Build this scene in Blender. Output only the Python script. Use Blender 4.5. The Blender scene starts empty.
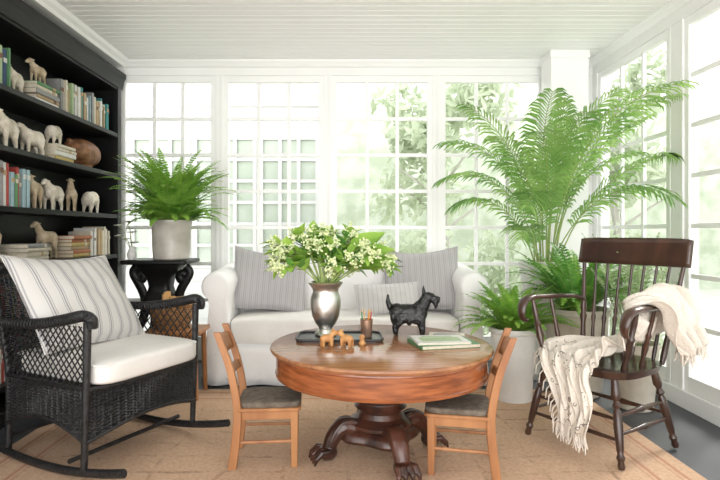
import bpy, math, random
from mathutils import Vector, Matrix
R=random.Random(7)
pi=math.pi
sc=bpy.context.scene
COL=sc.collection
try:
    sc.view_settings.view_transform='Standard'
    sc.view_settings.look='None'
except Exception: pass
sc.view_settings.exposure=0.56

# ---------------------------------------------------------------- geometry
class G:
    def __init__(s): s.v=[];s.f=[];s.m=[];s.cur=0
    def add(s,vs,fs,M=None):
        o=len(s.v)
        for v in vs:
            s.v.append(tuple(M@Vector(v)) if M is not None else tuple(v))
        for f in fs:
            s.f.append([i+o for i in f]); s.m.append(s.cur)
        return s
    def box(s,a,b,M=None):
        x0,y0,z0=a;x1,y1,z1=b
        return s.add([(x0,y0,z0),(x1,y0,z0),(x1,y1,z0),(x0,y1,z0),(x0,y0,z1),(x1,y0,z1),(x1,y1,z1),(x0,y1,z1)],
          [(0,3,2,1),(4,5,6,7),(0,1,5,4),(1,2,6,5),(2,3,7,6),(3,0,4,7)],M)
    def tube(s,pts,r,n=8,M=None,cap=True,flat=1.0):
        P=[Vector(p) for p in pts]; k=len(P)
        if not hasattr(r,'__len__'): r=[r]*k
        t0=(P[1]-P[0]).normalized()
        a=Vector((0,0,1)) if abs(t0.z)<.9 else Vector((1,0,0))
        nrm=t0.cross(a).normalized()
        vs=[];fs=[]
        for i in range(k):
            t=(P[min(i+1,k-1)]-P[max(i-1,0)])
            if t.length<1e-9: t=t0
            t.normalize()
            nrm=(nrm-t*nrm.dot(t)).normalized()
            b=t.cross(nrm)
            for j in range(n):
                an=2*pi*j/n
                vs.append(P[i]+nrm*math.cos(an)*r[i]+b*math.sin(an)*r[i]*flat)
        for i in range(k-1):
            for j in range(n):
                j2=(j+1)%n
                fs.append((i*n+j,i*n+j2,(i+1)*n+j2,(i+1)*n+j))
        if cap:
            fs.append(tuple(range(n))[::-1]); fs.append(tuple(range((k-1)*n,k*n)))
        return s.add(vs,fs,M)
    def lathe(s,prof,n=28,M=None,cap=True,rf=None):
        vs=[];fs=[];k=len(prof)
        for (r,z) in prof:
            for j in range(n):
                a=2*pi*j/n
                q=r*(rf(a,z) if rf else 1)
                vs.append((q*math.cos(a),q*math.sin(a),z))
        for i in range(k-1):
            for j in range(n):
                j2=(j+1)%n
                fs.append((i*n+j,i*n+j2,(i+1)*n+j2,(i+1)*n+j))
        if cap:
            fs.append(tuple(range(n))[::-1]); fs.append(tuple(range((k-1)*n,k*n)))
        return s.add(vs,fs,M)
    def ell(s,c,r,M=None,nu=14,nv=9):
        if not hasattr(r,'__len__'): r=(r,r,r)
        vs=[];fs=[]
        vs.append((c[0],c[1],c[2]-r[2]))
        for i in range(1,nv):
            ph=-pi/2+pi*i/nv
            for j in range(nu):
                a=2*pi*j/nu
                vs.append((c[0]+r[0]*math.cos(ph)*math.cos(a),c[1]+r[1]*math.cos(ph)*math.sin(a),c[2]+r[2]*math.sin(ph)))
        vs.append((c[0],c[1],c[2]+r[2]))
        for j in range(nu):
            fs.append((0,1+(j+1)%nu,1+j))
            e=1+(nv-2)*nu
            fs.append((e+j,e+(j+1)%nu,len(vs)-1))
        for i in range(nv-2):
            for j in range(nu):
                j2=(j+1)%nu
                fs.append((1+i*nu+j,1+i*nu+j2,1+(i+1)*nu+j2,1+(i+1)*nu+j))
        return s.add(vs,fs,M)
    def grid(s,fn,nu,nv,M=None,closeu=False):
        vs=[fn(i/(nu if closeu else nu-1),j/(nv-1)) for i in range(nu) for j in range(nv)]
        fs=[]
        for i in range(nu if closeu else nu-1):
            for j in range(nv-1):
                i2=(i+1)%nu
                fs.append((i*nv+j,i2*nv+j,i2*nv+j+1,i*nv+j+1))
        return s.add(vs,fs,M)
    def prism(s,outline,axis,a,b,M=None):
        def mk(p,q,t):
            return {'x':(t,p,q),'y':(p,t,q),'z':(p,q,t)}[axis]
        n=len(outline)
        vs=[mk(p,q,a) for p,q in outline]+[mk(p,q,b) for p,q in outline]
        fs=[tuple(range(n))[::-1],tuple(range(n,2*n))]+[(i,(i+1)%n,n+(i+1)%n,n+i) for i in range(n)]
        return s.add(vs,fs,M)
    def mesh(s,name,mats,smooth=True,ang=40):
        me=bpy.data.meshes.new(name)
        me.from_pydata(s.v,[],s.f); 
        if not isinstance(mats,(list,tuple)): mats=[mats]
        for m in mats: me.materials.append(m)
        if len(mats)>1:
            me.polygons.foreach_set('material_index',s.m)
        if smooth:
            me.polygons.foreach_set('use_smooth',[True]*len(me.polygons))
            me.update()
            try: me.set_sharp_from_angle(angle=math.radians(ang))
            except Exception: pass
        me.update()
        return me
    def obj(s,name,mats,parent=None,smooth=True,bevel=0,sub=0,solid=0,ang=40,label=None,loc=None,rot=None):
        me=s.mesh(name,mats,smooth,ang)
        return link(name,me,parent,bevel,sub,solid,label,loc,rot)
def link(name,me,parent=None,bevel=0,sub=0,solid=0,label=None,loc=None,rot=None):
    o=bpy.data.objects.new(name,me); COL.objects.link(o)
    if parent: o.parent=parent
    if loc is not None: o.location=loc
    if rot is not None: o.rotation_euler=rot
    if bevel:
        b=o.modifiers.new('bevel','BEVEL'); b.width=bevel; b.segments=2; b.limit_method='ANGLE'; b.angle_limit=math.radians(50)
    if sub:
        b=o.modifiers.new('sub','SUBSURF'); b.levels=sub; b.render_levels=sub
    if solid:
        b=o.modifiers.new('sol','SOLIDIFY'); b.thickness=solid; b.offset=0
    if label: o['label']=label
    return o
def top(name,label,cat,loc=(0,0,0),rot=(0,0,0),group=None):
    o=bpy.data.objects.new(name,None); COL.objects.link(o)
    o.empty_display_size=.1
    o.location=loc;o.rotation_euler=rot
    tag(o,label,cat,group); return o
def tag(o,label,cat,group=None):
    o['label']=label;o['category']=cat
    if group:o['group']=group
    return o
def struct(o):
    o['kind']='structure'; return o
def fused(g,name,mat,voxel=.01,smooth=4):
    """union of overlapping volumes into one continuous skin"""
    me=g.mesh(name+'_src',mat,False)
    o=bpy.data.objects.new('tmp',me); COL.objects.link(o)
    r=o.modifiers.new('r','REMESH'); r.mode='VOXEL'; r.voxel_size=voxel
    m=o.modifiers.new('s','SMOOTH'); m.iterations=smooth; m.factor=.5
    bpy.context.view_layer.update()
    dg=bpy.context.evaluated_depsgraph_get()
    out=bpy.data.meshes.new_from_object(o.evaluated_get(dg))
    out.name=name
    if len(out.materials)==0: out.materials.append(mat)
    out.polygons.foreach_set('use_smooth',[True]*len(out.polygons))
    bpy.data.objects.remove(o); return out
def smoothpath(pts,n=6):
    P=[Vector(p) for p in pts]; out=[]
    for i in range(len(P)-1):
        p0=P[max(i-1,0)];p1=P[i];p2=P[i+1];p3=P[min(i+2,len(P)-1)]
        for k in range(n):
            t=k/n
            out.append(.5*((2*p1)+(p2-p0)*t+(2*p0-5*p1+4*p2-p3)*t*t+(3*p1-p0-3*p2+p3)*t**3))
    out.append(P[-1]); return out
def T(x=0,y=0,z=0): return Matrix.Translation((x,y,z))
def RX(a): return Matrix.Rotation(a,4,'X')
def RY(a): return Matrix.Rotation(a,4,'Y')
def RZ(a): return Matrix.Rotation(a,4,'Z')

# ---------------------------------------------------------------- materials
def nm(name):
    m=bpy.data.materials.new(name); m.use_nodes=True
    nt=m.node_tree; b=nt.nodes['Principled BSDF']
    return m,nt,b
def c4(c): return (c[0],c[1],c[2],1)
def mat(name,c,c2=None,rough=.5,metal=0,scale=8,bump=0,bscale=60,spec=None,stretch=(1,1,1),trans=0,lo=.35,hi=.65,sheen=0,coat=0):
    m,nt,b=nm(name); N=nt.nodes;L=nt.links
    b.inputs['Roughness'].default_value=rough; b.inputs['Metallic'].default_value=metal
    if spec is not None: b.inputs['Specular IOR Level'].default_value=spec
    if sheen: b.inputs['Sheen Weight'].default_value=sheen
    if coat:
        b.inputs['Coat Weight'].default_value=coat; b.inputs['Coat Roughness'].default_value=.12
    tc=N.new('ShaderNodeTexCoord'); mp=N.new('ShaderNodeMapping'); mp.inputs['Scale'].default_value=stretch
    L.new(tc.outputs['Object'],mp.inputs['Vector'])
    if c2 is None: c2=tuple(x*.88 for x in c)
    n=N.new('ShaderNodeTexNoise'); n.inputs['Scale'].default_value=scale; n.inputs['Detail'].default_value=5
    L.new(mp.outputs['Vector'],n.inputs['Vector'])
    cr=N.new('ShaderNodeValToRGB'); cr.color_ramp.elements[0].position=lo;cr.color_ramp.elements[1].position=hi
    cr.color_ramp.elements[0].color=c4(c2);cr.color_ramp.elements[1].color=c4(c)
    L.new(n.outputs['Fac'],cr.inputs['Fac']); L.new(cr.outputs['Color'],b.inputs['Base Color'])
    if bump:
        n2=N.new('ShaderNodeTexNoise'); n2.inputs['Scale'].default_value=bscale; n2.inputs['Detail'].default_value=3
        L.new(mp.outputs['Vector'],n2.inputs['Vector'])
        bp=N.new('ShaderNodeBump'); bp.inputs['Strength'].default_value=bump; bp.inputs['Distance'].default_value=.01
        L.new(n2.outputs['Fac'],bp.inputs['Height']); L.new(bp.outputs['Normal'],b.inputs['Normal'])
    if trans:
        t=N.new('ShaderNodeBsdfTranslucent'); L.new(cr.outputs['Color'],t.inputs['Color'])
        mx=N.new('ShaderNodeMixShader'); mx.inputs['Fac'].default_value=trans
        L.new(b.outputs['BSDF'],mx.inputs[1]);L.new(t.outputs['BSDF'],mx.inputs[2])
        L.new(mx.outputs['Shader'],N['Material Output'].inputs['Surface'])
    return m
def striped(name,stops,axis='X',freq=10,rough=.9,bump=.2):
    m,nt,b=nm(name); N=nt.nodes;L=nt.links
    b.inputs['Roughness'].default_value=rough; b.inputs['Specular IOR Level'].default_value=.15
    tc=N.new('ShaderNodeTexCoord'); sp=N.new('ShaderNodeSeparateXYZ'); L.new(tc.outputs['Object'],sp.inputs[0])
    mu=N.new('ShaderNodeMath');mu.operation='MULTIPLY';mu.inputs[1].default_value=freq
    L.new(sp.outputs[axis],mu.inputs[0])
    fr=N.new('ShaderNodeMath');fr.operation='FRACT';L.new(mu.outputs[0],fr.inputs[0])
    cr=N.new('ShaderNodeValToRGB'); cr.color_ramp.interpolation='CONSTANT'
    e=cr.color_ramp.elements
    e[0].position=stops[0][0];e[0].color=c4(stops[0][1]);e[1].position=stops[1][0];e[1].color=c4(stops[1][1])
    for p,c in stops[2:]:
        x=e.new(p);x.color=c4(c)
    L.new(fr.outputs[0],cr.inputs['Fac']);L.new(cr.outputs['Color'],b.inputs['Base Color'])
    n2=N.new('ShaderNodeTexNoise'); n2.inputs['Scale'].default_value=150
    L.new(tc.outputs['Object'],n2.inputs['Vector'])
    bp=N.new('ShaderNodeBump'); bp.inputs['Strength'].default_value=bump; bp.inputs['Distance'].default_value=.01
    L.new(n2.outputs['Fac'],bp.inputs['Height']); L.new(bp.outputs['Normal'],b.inputs['Normal'])
    return m

M_white=mat('white_paint',(.93,.93,.92),(.91,.91,.90),rough=.35,scale=3)
M_ceil=mat('ceiling_paint',(.93,.925,.92),(.91,.905,.90),rough=.45,scale=3)
M_wall=mat('wall_paint',(.90,.90,.89),(.87,.87,.86),rough=.6,scale=2)
M_black=mat('black_paint',(.008,.008,.009),(.005,.005,.005),rough=.4,scale=5,spec=.35)
M_floor=mat('grey_floor_paint',(.060,.064,.072),(.038,.041,.048),rough=.45,scale=3,stretch=(1,.2,1),bump=.05,bscale=40)
M_slip=mat('white_slipcover',(.88,.87,.86),(.85,.84,.83),rough=.95,scale=4,bump=.5,bscale=9,spec=.1,sheen=.2)
M_cush=mat('white_cushion_fabric',(.84,.82,.79),(.79,.77,.73),rough=.95,scale=5,bump=.25,bscale=30,spec=.1)
M_oak=mat('honey_oak',(.37,.115,.038),(.19,.052,.017),rough=.26,scale=7,stretch=(1,1,8),coat=.4,bump=.03)
M_oaktop=mat('oak_table_top',(.40,.18,.080),(.26,.10,.040),rough=.22,scale=5,stretch=(1,9,1),coat=.4,bump=.02)
M_ped=mat('dark_walnut',(.10,.036,.021),(.028,.012,.009),rough=.32,scale=10,stretch=(1,1,.4),coat=.25,bump=.2,bscale=50)
M_child=mat('worn_pine',(.46,.215,.085),(.30,.12,.045),rough=.45,scale=9,stretch=(1,1,.15),bump=.06)
M_childseat=mat('taupe_seat_fabric',(.20,.165,.13),(.12,.095,.072),rough=.95,scale=30,bump=.3,bscale=120)
M_wind=mat('mahogany_chair',(.080,.036,.022),(.028,.013,.009),rough=.28,scale=8,stretch=(1,1,.3),coat=.35,bump=.04)
M_wicker=mat('black_wicker',(.022,.021,.023),(.006,.006,.006),rough=.45,scale=40,bump=.5,bscale=90)
M_pewter=mat('pewter',(.88,.86,.82),(.76,.74,.70),rough=.33,metal=1,scale=12,bump=.06,bscale=30)
M_fern=mat('fern_leaf',(.36,.60,.10),(.15,.36,.045),rough=.5,scale=9,trans=.38)
M_palm=mat('palm_leaf',(.38,.58,.18),(.16,.34,.08),rough=.42,scale=3,trans=.38)
M_stem=mat('palm_stem',(.38,.47,.16),(.24,.34,.10),rough=.5,scale=10)
M_leaf=mat('broad_leaf',(.48,.70,.14),(.28,.52,.08),rough=.42,scale=6,trans=.4)
M_leafd=mat('dark_broad_leaf',(.20,.44,.09),(.09,.27,.05),rough=.4,scale=6,trans=.3)
M_bloss=mat('creamy_blossom',(.90,.93,.66),(.78,.87,.44),rough=.7,scale=30,trans=.2)
M_petal=mat('white_petal',(.9,.9,.86),(.82,.82,.76),rough=.6,scale=30,trans=.3)
M_var=mat('silver_leaf',(.62,.70,.48),(.28,.44,.18),rough=.5,scale=40,trans=.3)
M_crock=mat('glazed_stoneware',(.56,.53,.48),(.43,.40,.35),rough=.35,scale=9,coat=.2)
M_pot=mat('cream_pot_glaze',(.62,.57,.48),(.48,.43,.35),rough=.5,scale=6,bump=.1)
M_wpot=mat('white_pot',(.8,.79,.76),(.7,.69,.66),rough=.4,scale=6)
M_soil=mat('soil',(.05,.03,.02),(.02,.012,.008),rough=1,scale=40,bump=1,bscale=60)
M_page=mat('book_pages',(.72,.66,.54),(.62,.55,.42),rough=.9,scale=50,stretch=(1,1,1))
M_sheep=mat('cream_carved',(.66,.55,.40),(.44,.33,.21),rough=.8,scale=18,bump=.6,bscale=70)
M_sheepw=mat('white_wool_figure',(.82,.77,.68),(.62,.55,.44),rough=.9,scale=18,bump=.8,bscale=80)
M_gourd=mat('burl_wood',(.34,.16,.07),(.14,.06,.025),rough=.5,scale=20,bump=.4)
M_dog=mat('black_iron',(.007,.007,.008),(.004,.004,.004),rough=.3,scale=30,bump=.8,bscale=60)
M_toy=mat('turned_toy_wood',(.62,.34,.13),(.45,.2,.07),rough=.45,scale=12)
M_tray=mat('dark_tray',(.045,.04,.038),(.025,.022,.02),rough=.3,scale=8)
M_copper=mat('copper_cup',(.55,.36,.26),(.42,.26,.18),rough=.35,metal=.8,scale=12)
M_basket=mat('willow_basket',(.46,.24,.09),(.24,.11,.04),rough=.6,scale=35,bump=.8,bscale=60)
M_log=mat('split_log',(.74,.46,.19),(.5,.26,.09),rough=.7,scale=15,stretch=(1,1,.2),bump=.3)
M_stool=mat('orange_pine',(.45,.2,.07),(.3,.12,.04),rough=.45,scale=8,stretch=(1,1,.2))
gL=(.49,.475,.48)
M_pg=striped('grey_ticking',[(0,gL),(.18,(.40,.385,.395)),(.3,gL),(.55,(.44,.425,.435)),(.62,gL),(.85,(.39,.375,.385))],'X',20)
M_ps=striped('white_grey_stripe',[(0,(.66,.64,.62)),(.50,(.42,.41,.42)),(.56,(.66,.64,.62)),(.63,(.33,.32,.335)),(.73,(.66,.64,.62)),(.80,(.42,.41,.42)),(.86,(.66,.64,.62))],'X',13)
M_pl=striped('pale_stripe',[(0,(.64,.63,.62)),(.7,(.42,.41,.43)),(.78,(.64,.63,.62))],'X',26)
M_grass=mat('bounce_ground',(.66,.66,.61),(.58,.59,.52),rough=1,scale=3)  # lawn whitened so it bounces more neutral light up to the ceiling
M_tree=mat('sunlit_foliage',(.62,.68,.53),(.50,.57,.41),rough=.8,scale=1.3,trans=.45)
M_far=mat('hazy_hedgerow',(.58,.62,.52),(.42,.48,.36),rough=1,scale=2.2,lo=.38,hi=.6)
M_bark=mat('pale_bark',(.52,.50,.46),(.45,.43,.39),rough=.9,scale=6)
M_house=mat('exterior_paint',(.52,.52,.505),(.49,.49,.475),rough=.7,scale=2)
M_extrim=mat('exterior_trim',(.54,.545,.53),(.51,.515,.50),rough=.6,scale=2)
M_exglass=mat('exterior_glass',(.42,.47,.40),(.34,.40,.32),rough=.3,scale=2)

def glass():
    m,nt,b=nm('window_glass'); N=nt.nodes;L=nt.links
    t=N.new('ShaderNodeBsdfTransparent');g=N.new('ShaderNodeBsdfGlossy');g.inputs['Roughness'].default_value=.02
    lw=N.new('ShaderNodeLayerWeight');lw.inputs['Blend'].default_value=.08
    mx=N.new('ShaderNodeMixShader')
    mu=N.new('ShaderNodeMath');mu.operation='MULTIPLY';mu.inputs[1].default_value=.5
    L.new(lw.outputs['Fresnel'],mu.inputs[0]);L.new(mu.outputs[0],mx.inputs['Fac'])
    L.new(t.outputs[0],mx.inputs[1]);L.new(g.outputs[0],mx.inputs[2]);L.new(mx.outputs[0],N['Material Output'].inputs['Surface'])
    return m
M_glass=glass()

def rugmat(hw,hd):
    m,nt,b=nm('woven_rug'); N=nt.nodes;L=nt.links
    b.inputs['Roughness'].default_value=1; b.inputs['Specular IOR Level'].default_value=.05
    tc=N.new('ShaderNodeTexCoord')
    wn=N.new('ShaderNodeTexNoise');wn.inputs['Scale'].default_value=2.0;wn.inputs['Detail'].default_value=1
    L.new(tc.outputs['Object'],wn.inputs['Vector'])
    va=N.new('ShaderNodeVectorMath');va.operation='MULTIPLY_ADD';va.inputs[1].default_value=(.16,.16,0)
    L.new(wn.outputs['Color'],va.inputs[0]);L.new(tc.outputs['Object'],va.inputs[2])
    sp=N.new('ShaderNodeSeparateXYZ'); L.new(tc.outputs['Object'],sp.inputs[0])
    sw=N.new('ShaderNodeSeparateXYZ'); L.new(va.outputs[0],sw.inputs[0])
    def math_(op,a,bv=None):
        k=N.new('ShaderNodeMath');k.operation=op
        for i,x in enumerate((a,bv)):
            if x is None: continue
            if isinstance(x,(int,float)): k.inputs[i].default_value=x
            else: L.new(x,k.inputs[i])
        return k.outputs[0]
    dx=math_('SUBTRACT',hw,math_('ABSOLUTE',sp.outputs['X']))
    dy=math_('SUBTRACT',hd,math_('ABSOLUTE',sp.outputs['Y']))
    d=math_('MINIMUM',dx,dy)
    st=math_('FRACT',math_('MULTIPLY',d,7.0))
    cr=N.new('ShaderNodeValToRGB');cr.color_ramp.interpolation='CONSTANT'
    e=cr.color_ramp.elements;e[0].position=0;e[0].color=(0,0,0,1);e[1].position=.55;e[1].color=(1,1,1,1)
    x=e.new(.68);x.color=(0,0,0,1);x=e.new(.8);x.color=(.7,.7,.7,1);x=e.new(.86);x.color=(0,0,0,1)
    L.new(st,cr.inputs['Fac'])
    inb=math_('LESS_THAN',d,.36)
    sm=math_('MULTIPLY',cr.outputs['Color'],inb)
    # faint worn linear drawing: crossing hand-drawn lines, broken by wear
    la=math_('LESS_THAN',math_('ABSOLUTE',math_('SUBTRACT',math_('FRACT',math_('MULTIPLY',sw.outputs['X'],3.1)),.5)),.03)
    lb=math_('LESS_THAN',math_('ABSOLUTE',math_('SUBTRACT',math_('FRACT',math_('MULTIPLY',sw.outputs['Y'],5.3)),.5)),.05)
    rg=math_('MAXIMUM',la,lb)
    n1=N.new('ShaderNodeTexNoise');n1.inputs['Scale'].default_value=3.0;n1.inputs['Detail'].default_value=10;n1.inputs['Roughness'].default_value=.85
    L.new(tc.outputs['Object'],n1.inputs['Vector'])
    c1=N.new('ShaderNodeValToRGB');c1.color_ramp.elements[0].position=.48;c1.color_ramp.elements[1].position=.60
    L.new(n1.outputs['Fac'],c1.inputs['Fac'])
    outf=math_('SUBTRACT',1.0,inb)
    mo=math_('MULTIPLY',math_('MULTIPLY',rg,c1.outputs['Color']),outf)
    n3=N.new('ShaderNodeTexNoise');n3.inputs['Scale'].default_value=60;n3.inputs['Detail'].default_value=4
    L.new(tc.outputs['Object'],n3.inputs['Vector'])
    base=N.new('ShaderNodeValToRGB');base.color_ramp.elements[0].position=.35;base.color_ramp.elements[1].position=.68
    base.color_ramp.elements[0].color=(.56,.37,.245,1);base.color_ramp.elements[1].color=(.66,.465,.325,1)
    L.new(n3.outputs['Fac'],base.inputs['Fac'])
    def mix(f,a,col,amt):
        k=N.new('ShaderNodeMixRGB');k.inputs['Color2'].default_value=c4(col)
        L.new(math_('MULTIPLY',f,amt),k.inputs['Fac']);L.new(a,k.inputs['Color1']);return k.outputs['Color']
    c=mix(sm,base.outputs['Color'],(.42,.17,.11),.55)
    c=mix(mo,c,(.14,.085,.06),.55)
    L.new(c,b.inputs['Base Color'])
    wv=N.new('ShaderNodeTexWave');wv.bands_direction='Y';wv.inputs['Scale'].default_value=45
    L.new(tc.outputs['Object'],wv.inputs['Vector'])
    bp=N.new('ShaderNodeBump');bp.inputs['Strength'].default_value=.35;bp.inputs['Distance'].default_value=.006
    L.new(wv.outputs['Fac'],bp.inputs['Height']);L.new(bp.outputs['Normal'],b.inputs['Normal'])
    return m
def throwmat():
    m,nt,b=nm('embroidered_throw'); N=nt.nodes;L=nt.links
    b.inputs['Roughness'].default_value=1; b.inputs['Specular IOR Level'].default_value=.05
    uv=N.new('ShaderNodeTexCoord'); at=N.new('ShaderNodeAttribute');at.attribute_name='tu'
    v=N.new('ShaderNodeTexVoronoi');v.feature='F1';v.inputs['Scale'].default_value=30
    L.new(uv.outputs['Object'],v.inputs['Vector'])
    # small scattered sprigs: thin rings round cell centres
    a1=N.new('ShaderNodeMath');a1.operation='SUBTRACT';a1.inputs[1].default_value=.30;L.new(v.outputs['Distance'],a1.inputs[0])
    a2=N.new('ShaderNodeMath');a2.operation='ABSOLUTE';L.new(a1.outputs[0],a2.inputs[0])
    c1=N.new('ShaderNodeMath');c1.operation='LESS_THAN';c1.inputs[1].default_value=.055;L.new(a2.outputs[0],c1.inputs[0])
    n=N.new('ShaderNodeTexNoise');n.inputs['Scale'].default_value=22;L.new(uv.outputs['Object'],n.inputs['Vector'])
    c2=N.new('ShaderNodeValToRGB');c2.color_ramp.elements[0].position=.5;c2.color_ramp.elements[1].position=.55
    L.new(n.outputs['Fac'],c2.inputs['Fac'])
    m1=N.new('ShaderNodeMath');m1.operation='MULTIPLY';L.new(c1.outputs[0],m1.inputs[0]);L.new(c2.outputs['Color'],m1.inputs[1])
    c3=N.new('ShaderNodeValToRGB');c3.color_ramp.elements[0].position=.56;c3.color_ramp.elements[1].position=.64
    L.new(at.outputs['Fac'],c3.inputs['Fac'])
    m2=N.new('ShaderNodeMath');m2.operation='MULTIPLY';L.new(m1.outputs[0],m2.inputs[0]);L.new(c3.outputs['Color'],m2.inputs[1])
    mx=N.new('ShaderNodeMixRGB');mx.inputs['Color1'].default_value=(.74,.68,.60,1);mx.inputs['Color2'].default_value=(.16,.14,.12,1)
    L.new(m2.outputs[0],mx.inputs['Fac']);L.new(mx.outputs[0],b.inputs['Base Color'])
    n2=N.new('ShaderNodeTexNoise');n2.inputs['Scale'].default_value=90;L.new(uv.outputs['Object'],n2.inputs['Vector'])
    bp=N.new('ShaderNodeBump');bp.inputs['Strength'].default_value=.6;bp.inputs['Distance'].default_value=.01
    L.new(n2.outputs['Fac'],bp.inputs['Height']);L.new(bp.outputs['Normal'],b.inputs['Normal'])
    return m

# ---------------------------------------------------------------- room
YB=5.06; XR=2.32; XL=-2.46; ZC=2.80; Y0=-.6
g=G();g.box((XL-.2,Y0,-.08),(XR+.2,YB+.15,0))
struct(g.obj('floor',M_floor))
g=G()
pw=.085;y=Y0
n=int((YB+.12-Y0)/pw)
prof=[]
for i in range(n+1):
    a=Y0+i*pw
    prof+=[(a,ZC+.007),(a+.005,ZC),(a+pw-.005,ZC),(a+pw,ZC+.007)]
prof+=[(Y0+(n+1)*pw,ZC+.1),(Y0,ZC+.1)]
g.prism(prof,'x',XL-.2,XR+.2)
struct(g.obj('ceiling',M_ceil,smooth=False))
g=G();g.box((XL-.12,Y0,0),(XL,YB+.12,ZC));struct(g.obj('wall_left',M_wall,smooth=False))
wins=[(-2.12,-1.20),(-1.155,-.185),(-.135,.835),(.885,1.88)]
ZT=2.665
g=G()
g.box((XL,YB,ZT),(XR+.12,YB+.12,ZC))
px=XL
for a,b in wins:
    g.box((px,YB,0),(a,YB+.12,ZT)); px=b
g.box((px,YB,0),(XR+.12,YB+.12,ZT))
struct(g.obj('wall_back',M_wall,smooth=False,bevel=.004))
def window(idx,M,W,z0,z1,cols,rows,kick=.22):
    g=G();fr=.06
    t=.045
    g.box((0,0,z0),(fr,t,z1),M);g.box((W-fr,0,z0),(W,t,z1),M)
    g.box((fr,0,z1-fr),(W-fr,t,z1),M);g.box((fr,0,z0),(W-fr,t,z0+kick),M)
    x0,x1,a,b=fr,W-fr,z0+kick,z1-fr
    mw=.0165
    for i in range(1,cols):
        x=x0+(x1-x0)*i/cols; g.box((x-mw,.01,a),(x+mw,.036,b),M)
    for j in range(1,rows):
        z=a+(b-a)*j/rows
        g.box((x0,.013,z-mw),(x1,.033,z+mw),M)
    for (p,q) in (((-.012,-.012,z0),(.012,0,z1)),((W-.012,-.012,z0),(W+.012,0,z1))):
        g.box(p,q,M)
    o=struct(g.obj('window_%d'%idx,M_white,smooth=False,bevel=.003))
    g=G();g.box((x0,.022,a),(x1,.025,b),M)
    p=g.obj('pane',M_glass,parent=o,smooth=False)
    return o
k=1
for a,b in wins:
    o=window(k,T(a,YB+.01,0),b-a,.0,ZT,3,7); k+=1
spans=[(4.98,3.86),(3.72,2.62),(2.48,1.36),(1.22,.1)]
g=G()
g.box((XR,Y0,ZT),(XR+.12,YB,ZC))
py=YB
for a,b in spans:
    g.box((XR,a,0),(XR+.12,py,ZT)); py=b
g.box((XR,Y0,0),(XR+.12,py,ZT))
struct(g.obj('wall_right',M_wall,smooth=False,bevel=.004))
for a,b in spans:
    M=T(XR+.01,a,0)@RZ(-pi/2)
    window(k,M,a-b,.0,ZT,3,7); k+=1
g=G()
prof=[(YB,ZC),(YB-.06,ZC),(YB-.055,ZC-.015),(YB-.035,ZC-.03),(YB-.02,ZC-.055),(YB,ZC-.06)]
g.prism(prof,'x',XL,XR);struct(g.obj('trim_1',M_white,smooth=False))
g=G()
prof=[(XR,ZC),(XR-.06,ZC),(XR-.055,ZC-.015),(XR-.035,ZC-.03),(XR-.02,ZC-.055),(XR,ZC-.06)]
g.prism(prof,'y',Y0,YB);struct(g.obj('trim_2',M_white,smooth=False))
g=G()
prof=[(XL,ZC),(XL+.46,ZC),(XL+.44,ZC-.02),(XL+.41,ZC-.035),(XL+.40,ZC-.06),(XL,ZC-.06)]
g.prism(prof,'y',Y0,YB);struct(g.obj('trim_3',M_white,smooth=False))
g=G();g.box((XR-.02,Y0,0),(XR,YB,.12));struct(g.obj('baseboard_right',M_white,smooth=False,bevel=.004))
g=G();g.box((XL+.4,YB-.02,0),(XR,YB,.12));struct(g.obj('baseboard_back',M_white,smooth=False,bevel=.004))
g=G()
g.box((1.81,4.74,0),(2.14,4.98,ZC));g.box((1.80,4.73,0),(2.15,4.99,.14))
g.box((1.80,4.73,ZC-.07),(2.15,4.99,ZC))
struct(g.obj('trim_4',M_white,smooth=False,bevel=.006))

# ---------------------------------------------------------------- outdoors
g=G();g.box((-30,YB+.2,-.35),(30,40,-.3));g.box((XR+.3,-10,-.35),(30,YB+.2,-.3))
o=struct(g.obj('ground',M_grass,smooth=False))
def tree(x,y,h,rad,n,name='tree'):
    t=top(name,'pale sunlit leafy garden tree outside the windows','tree',(x,y,-.3))
    g=G();g.tube([(0,0,0),(.05,0,h*.3),(-.05,.05,h*.6),(0,0,h*.8)],[.08,.06,.05,.02],8)
    for i in range(5):
        a=R.uniform(0,6.28);z=h*R.uniform(.3,.6)
        g.tube([(0,0,z),(math.cos(a)*rad*.4,math.sin(a)*rad*.4,z+.4),(math.cos(a)*rad*.7,math.sin(a)*rad*.7,z+h*.15)],[.03,.02,.01],6)
    g.obj('trunk',M_bark,t)
    g=G()
    cl=[(R.uniform(-1,1)*rad*.6,R.uniform(-1,1)*rad*.6,h*R.uniform(.2,.92),R.uniform(.3,.5)*rad) for _ in range(12)]
    for i in range(n):
        c=R.choice(cl)
        d=Vector((R.gauss(0,1),R.gauss(0,1),R.gauss(0,1))).normalized()*c[3]*R.uniform(.4,1)
        p=Vector(c[:3])+d
        s=R.uniform(.08,.17)
        u=Vector((R.gauss(0,1),R.gauss(0,1),R.gauss(0,1))).normalized()
        w=u.orthogonal().normalized()*s*.45; u=u*s
        g.add([p-u,p+w,p+u,p-w],[(0,1,2,3)])
    g.obj('foliage',M_tree,t,smooth=False)
for x,y,h,r in [(-4.9,9.0,4.4,1.3),(1.75,9.6,4.4,1.35),(4.5,9.0,4.4,1.3),(6.8,6.4,4.4,1.3),(6.0,3.7,4.2,1.25)]:
    tree(x,y,h,r,1700)
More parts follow.
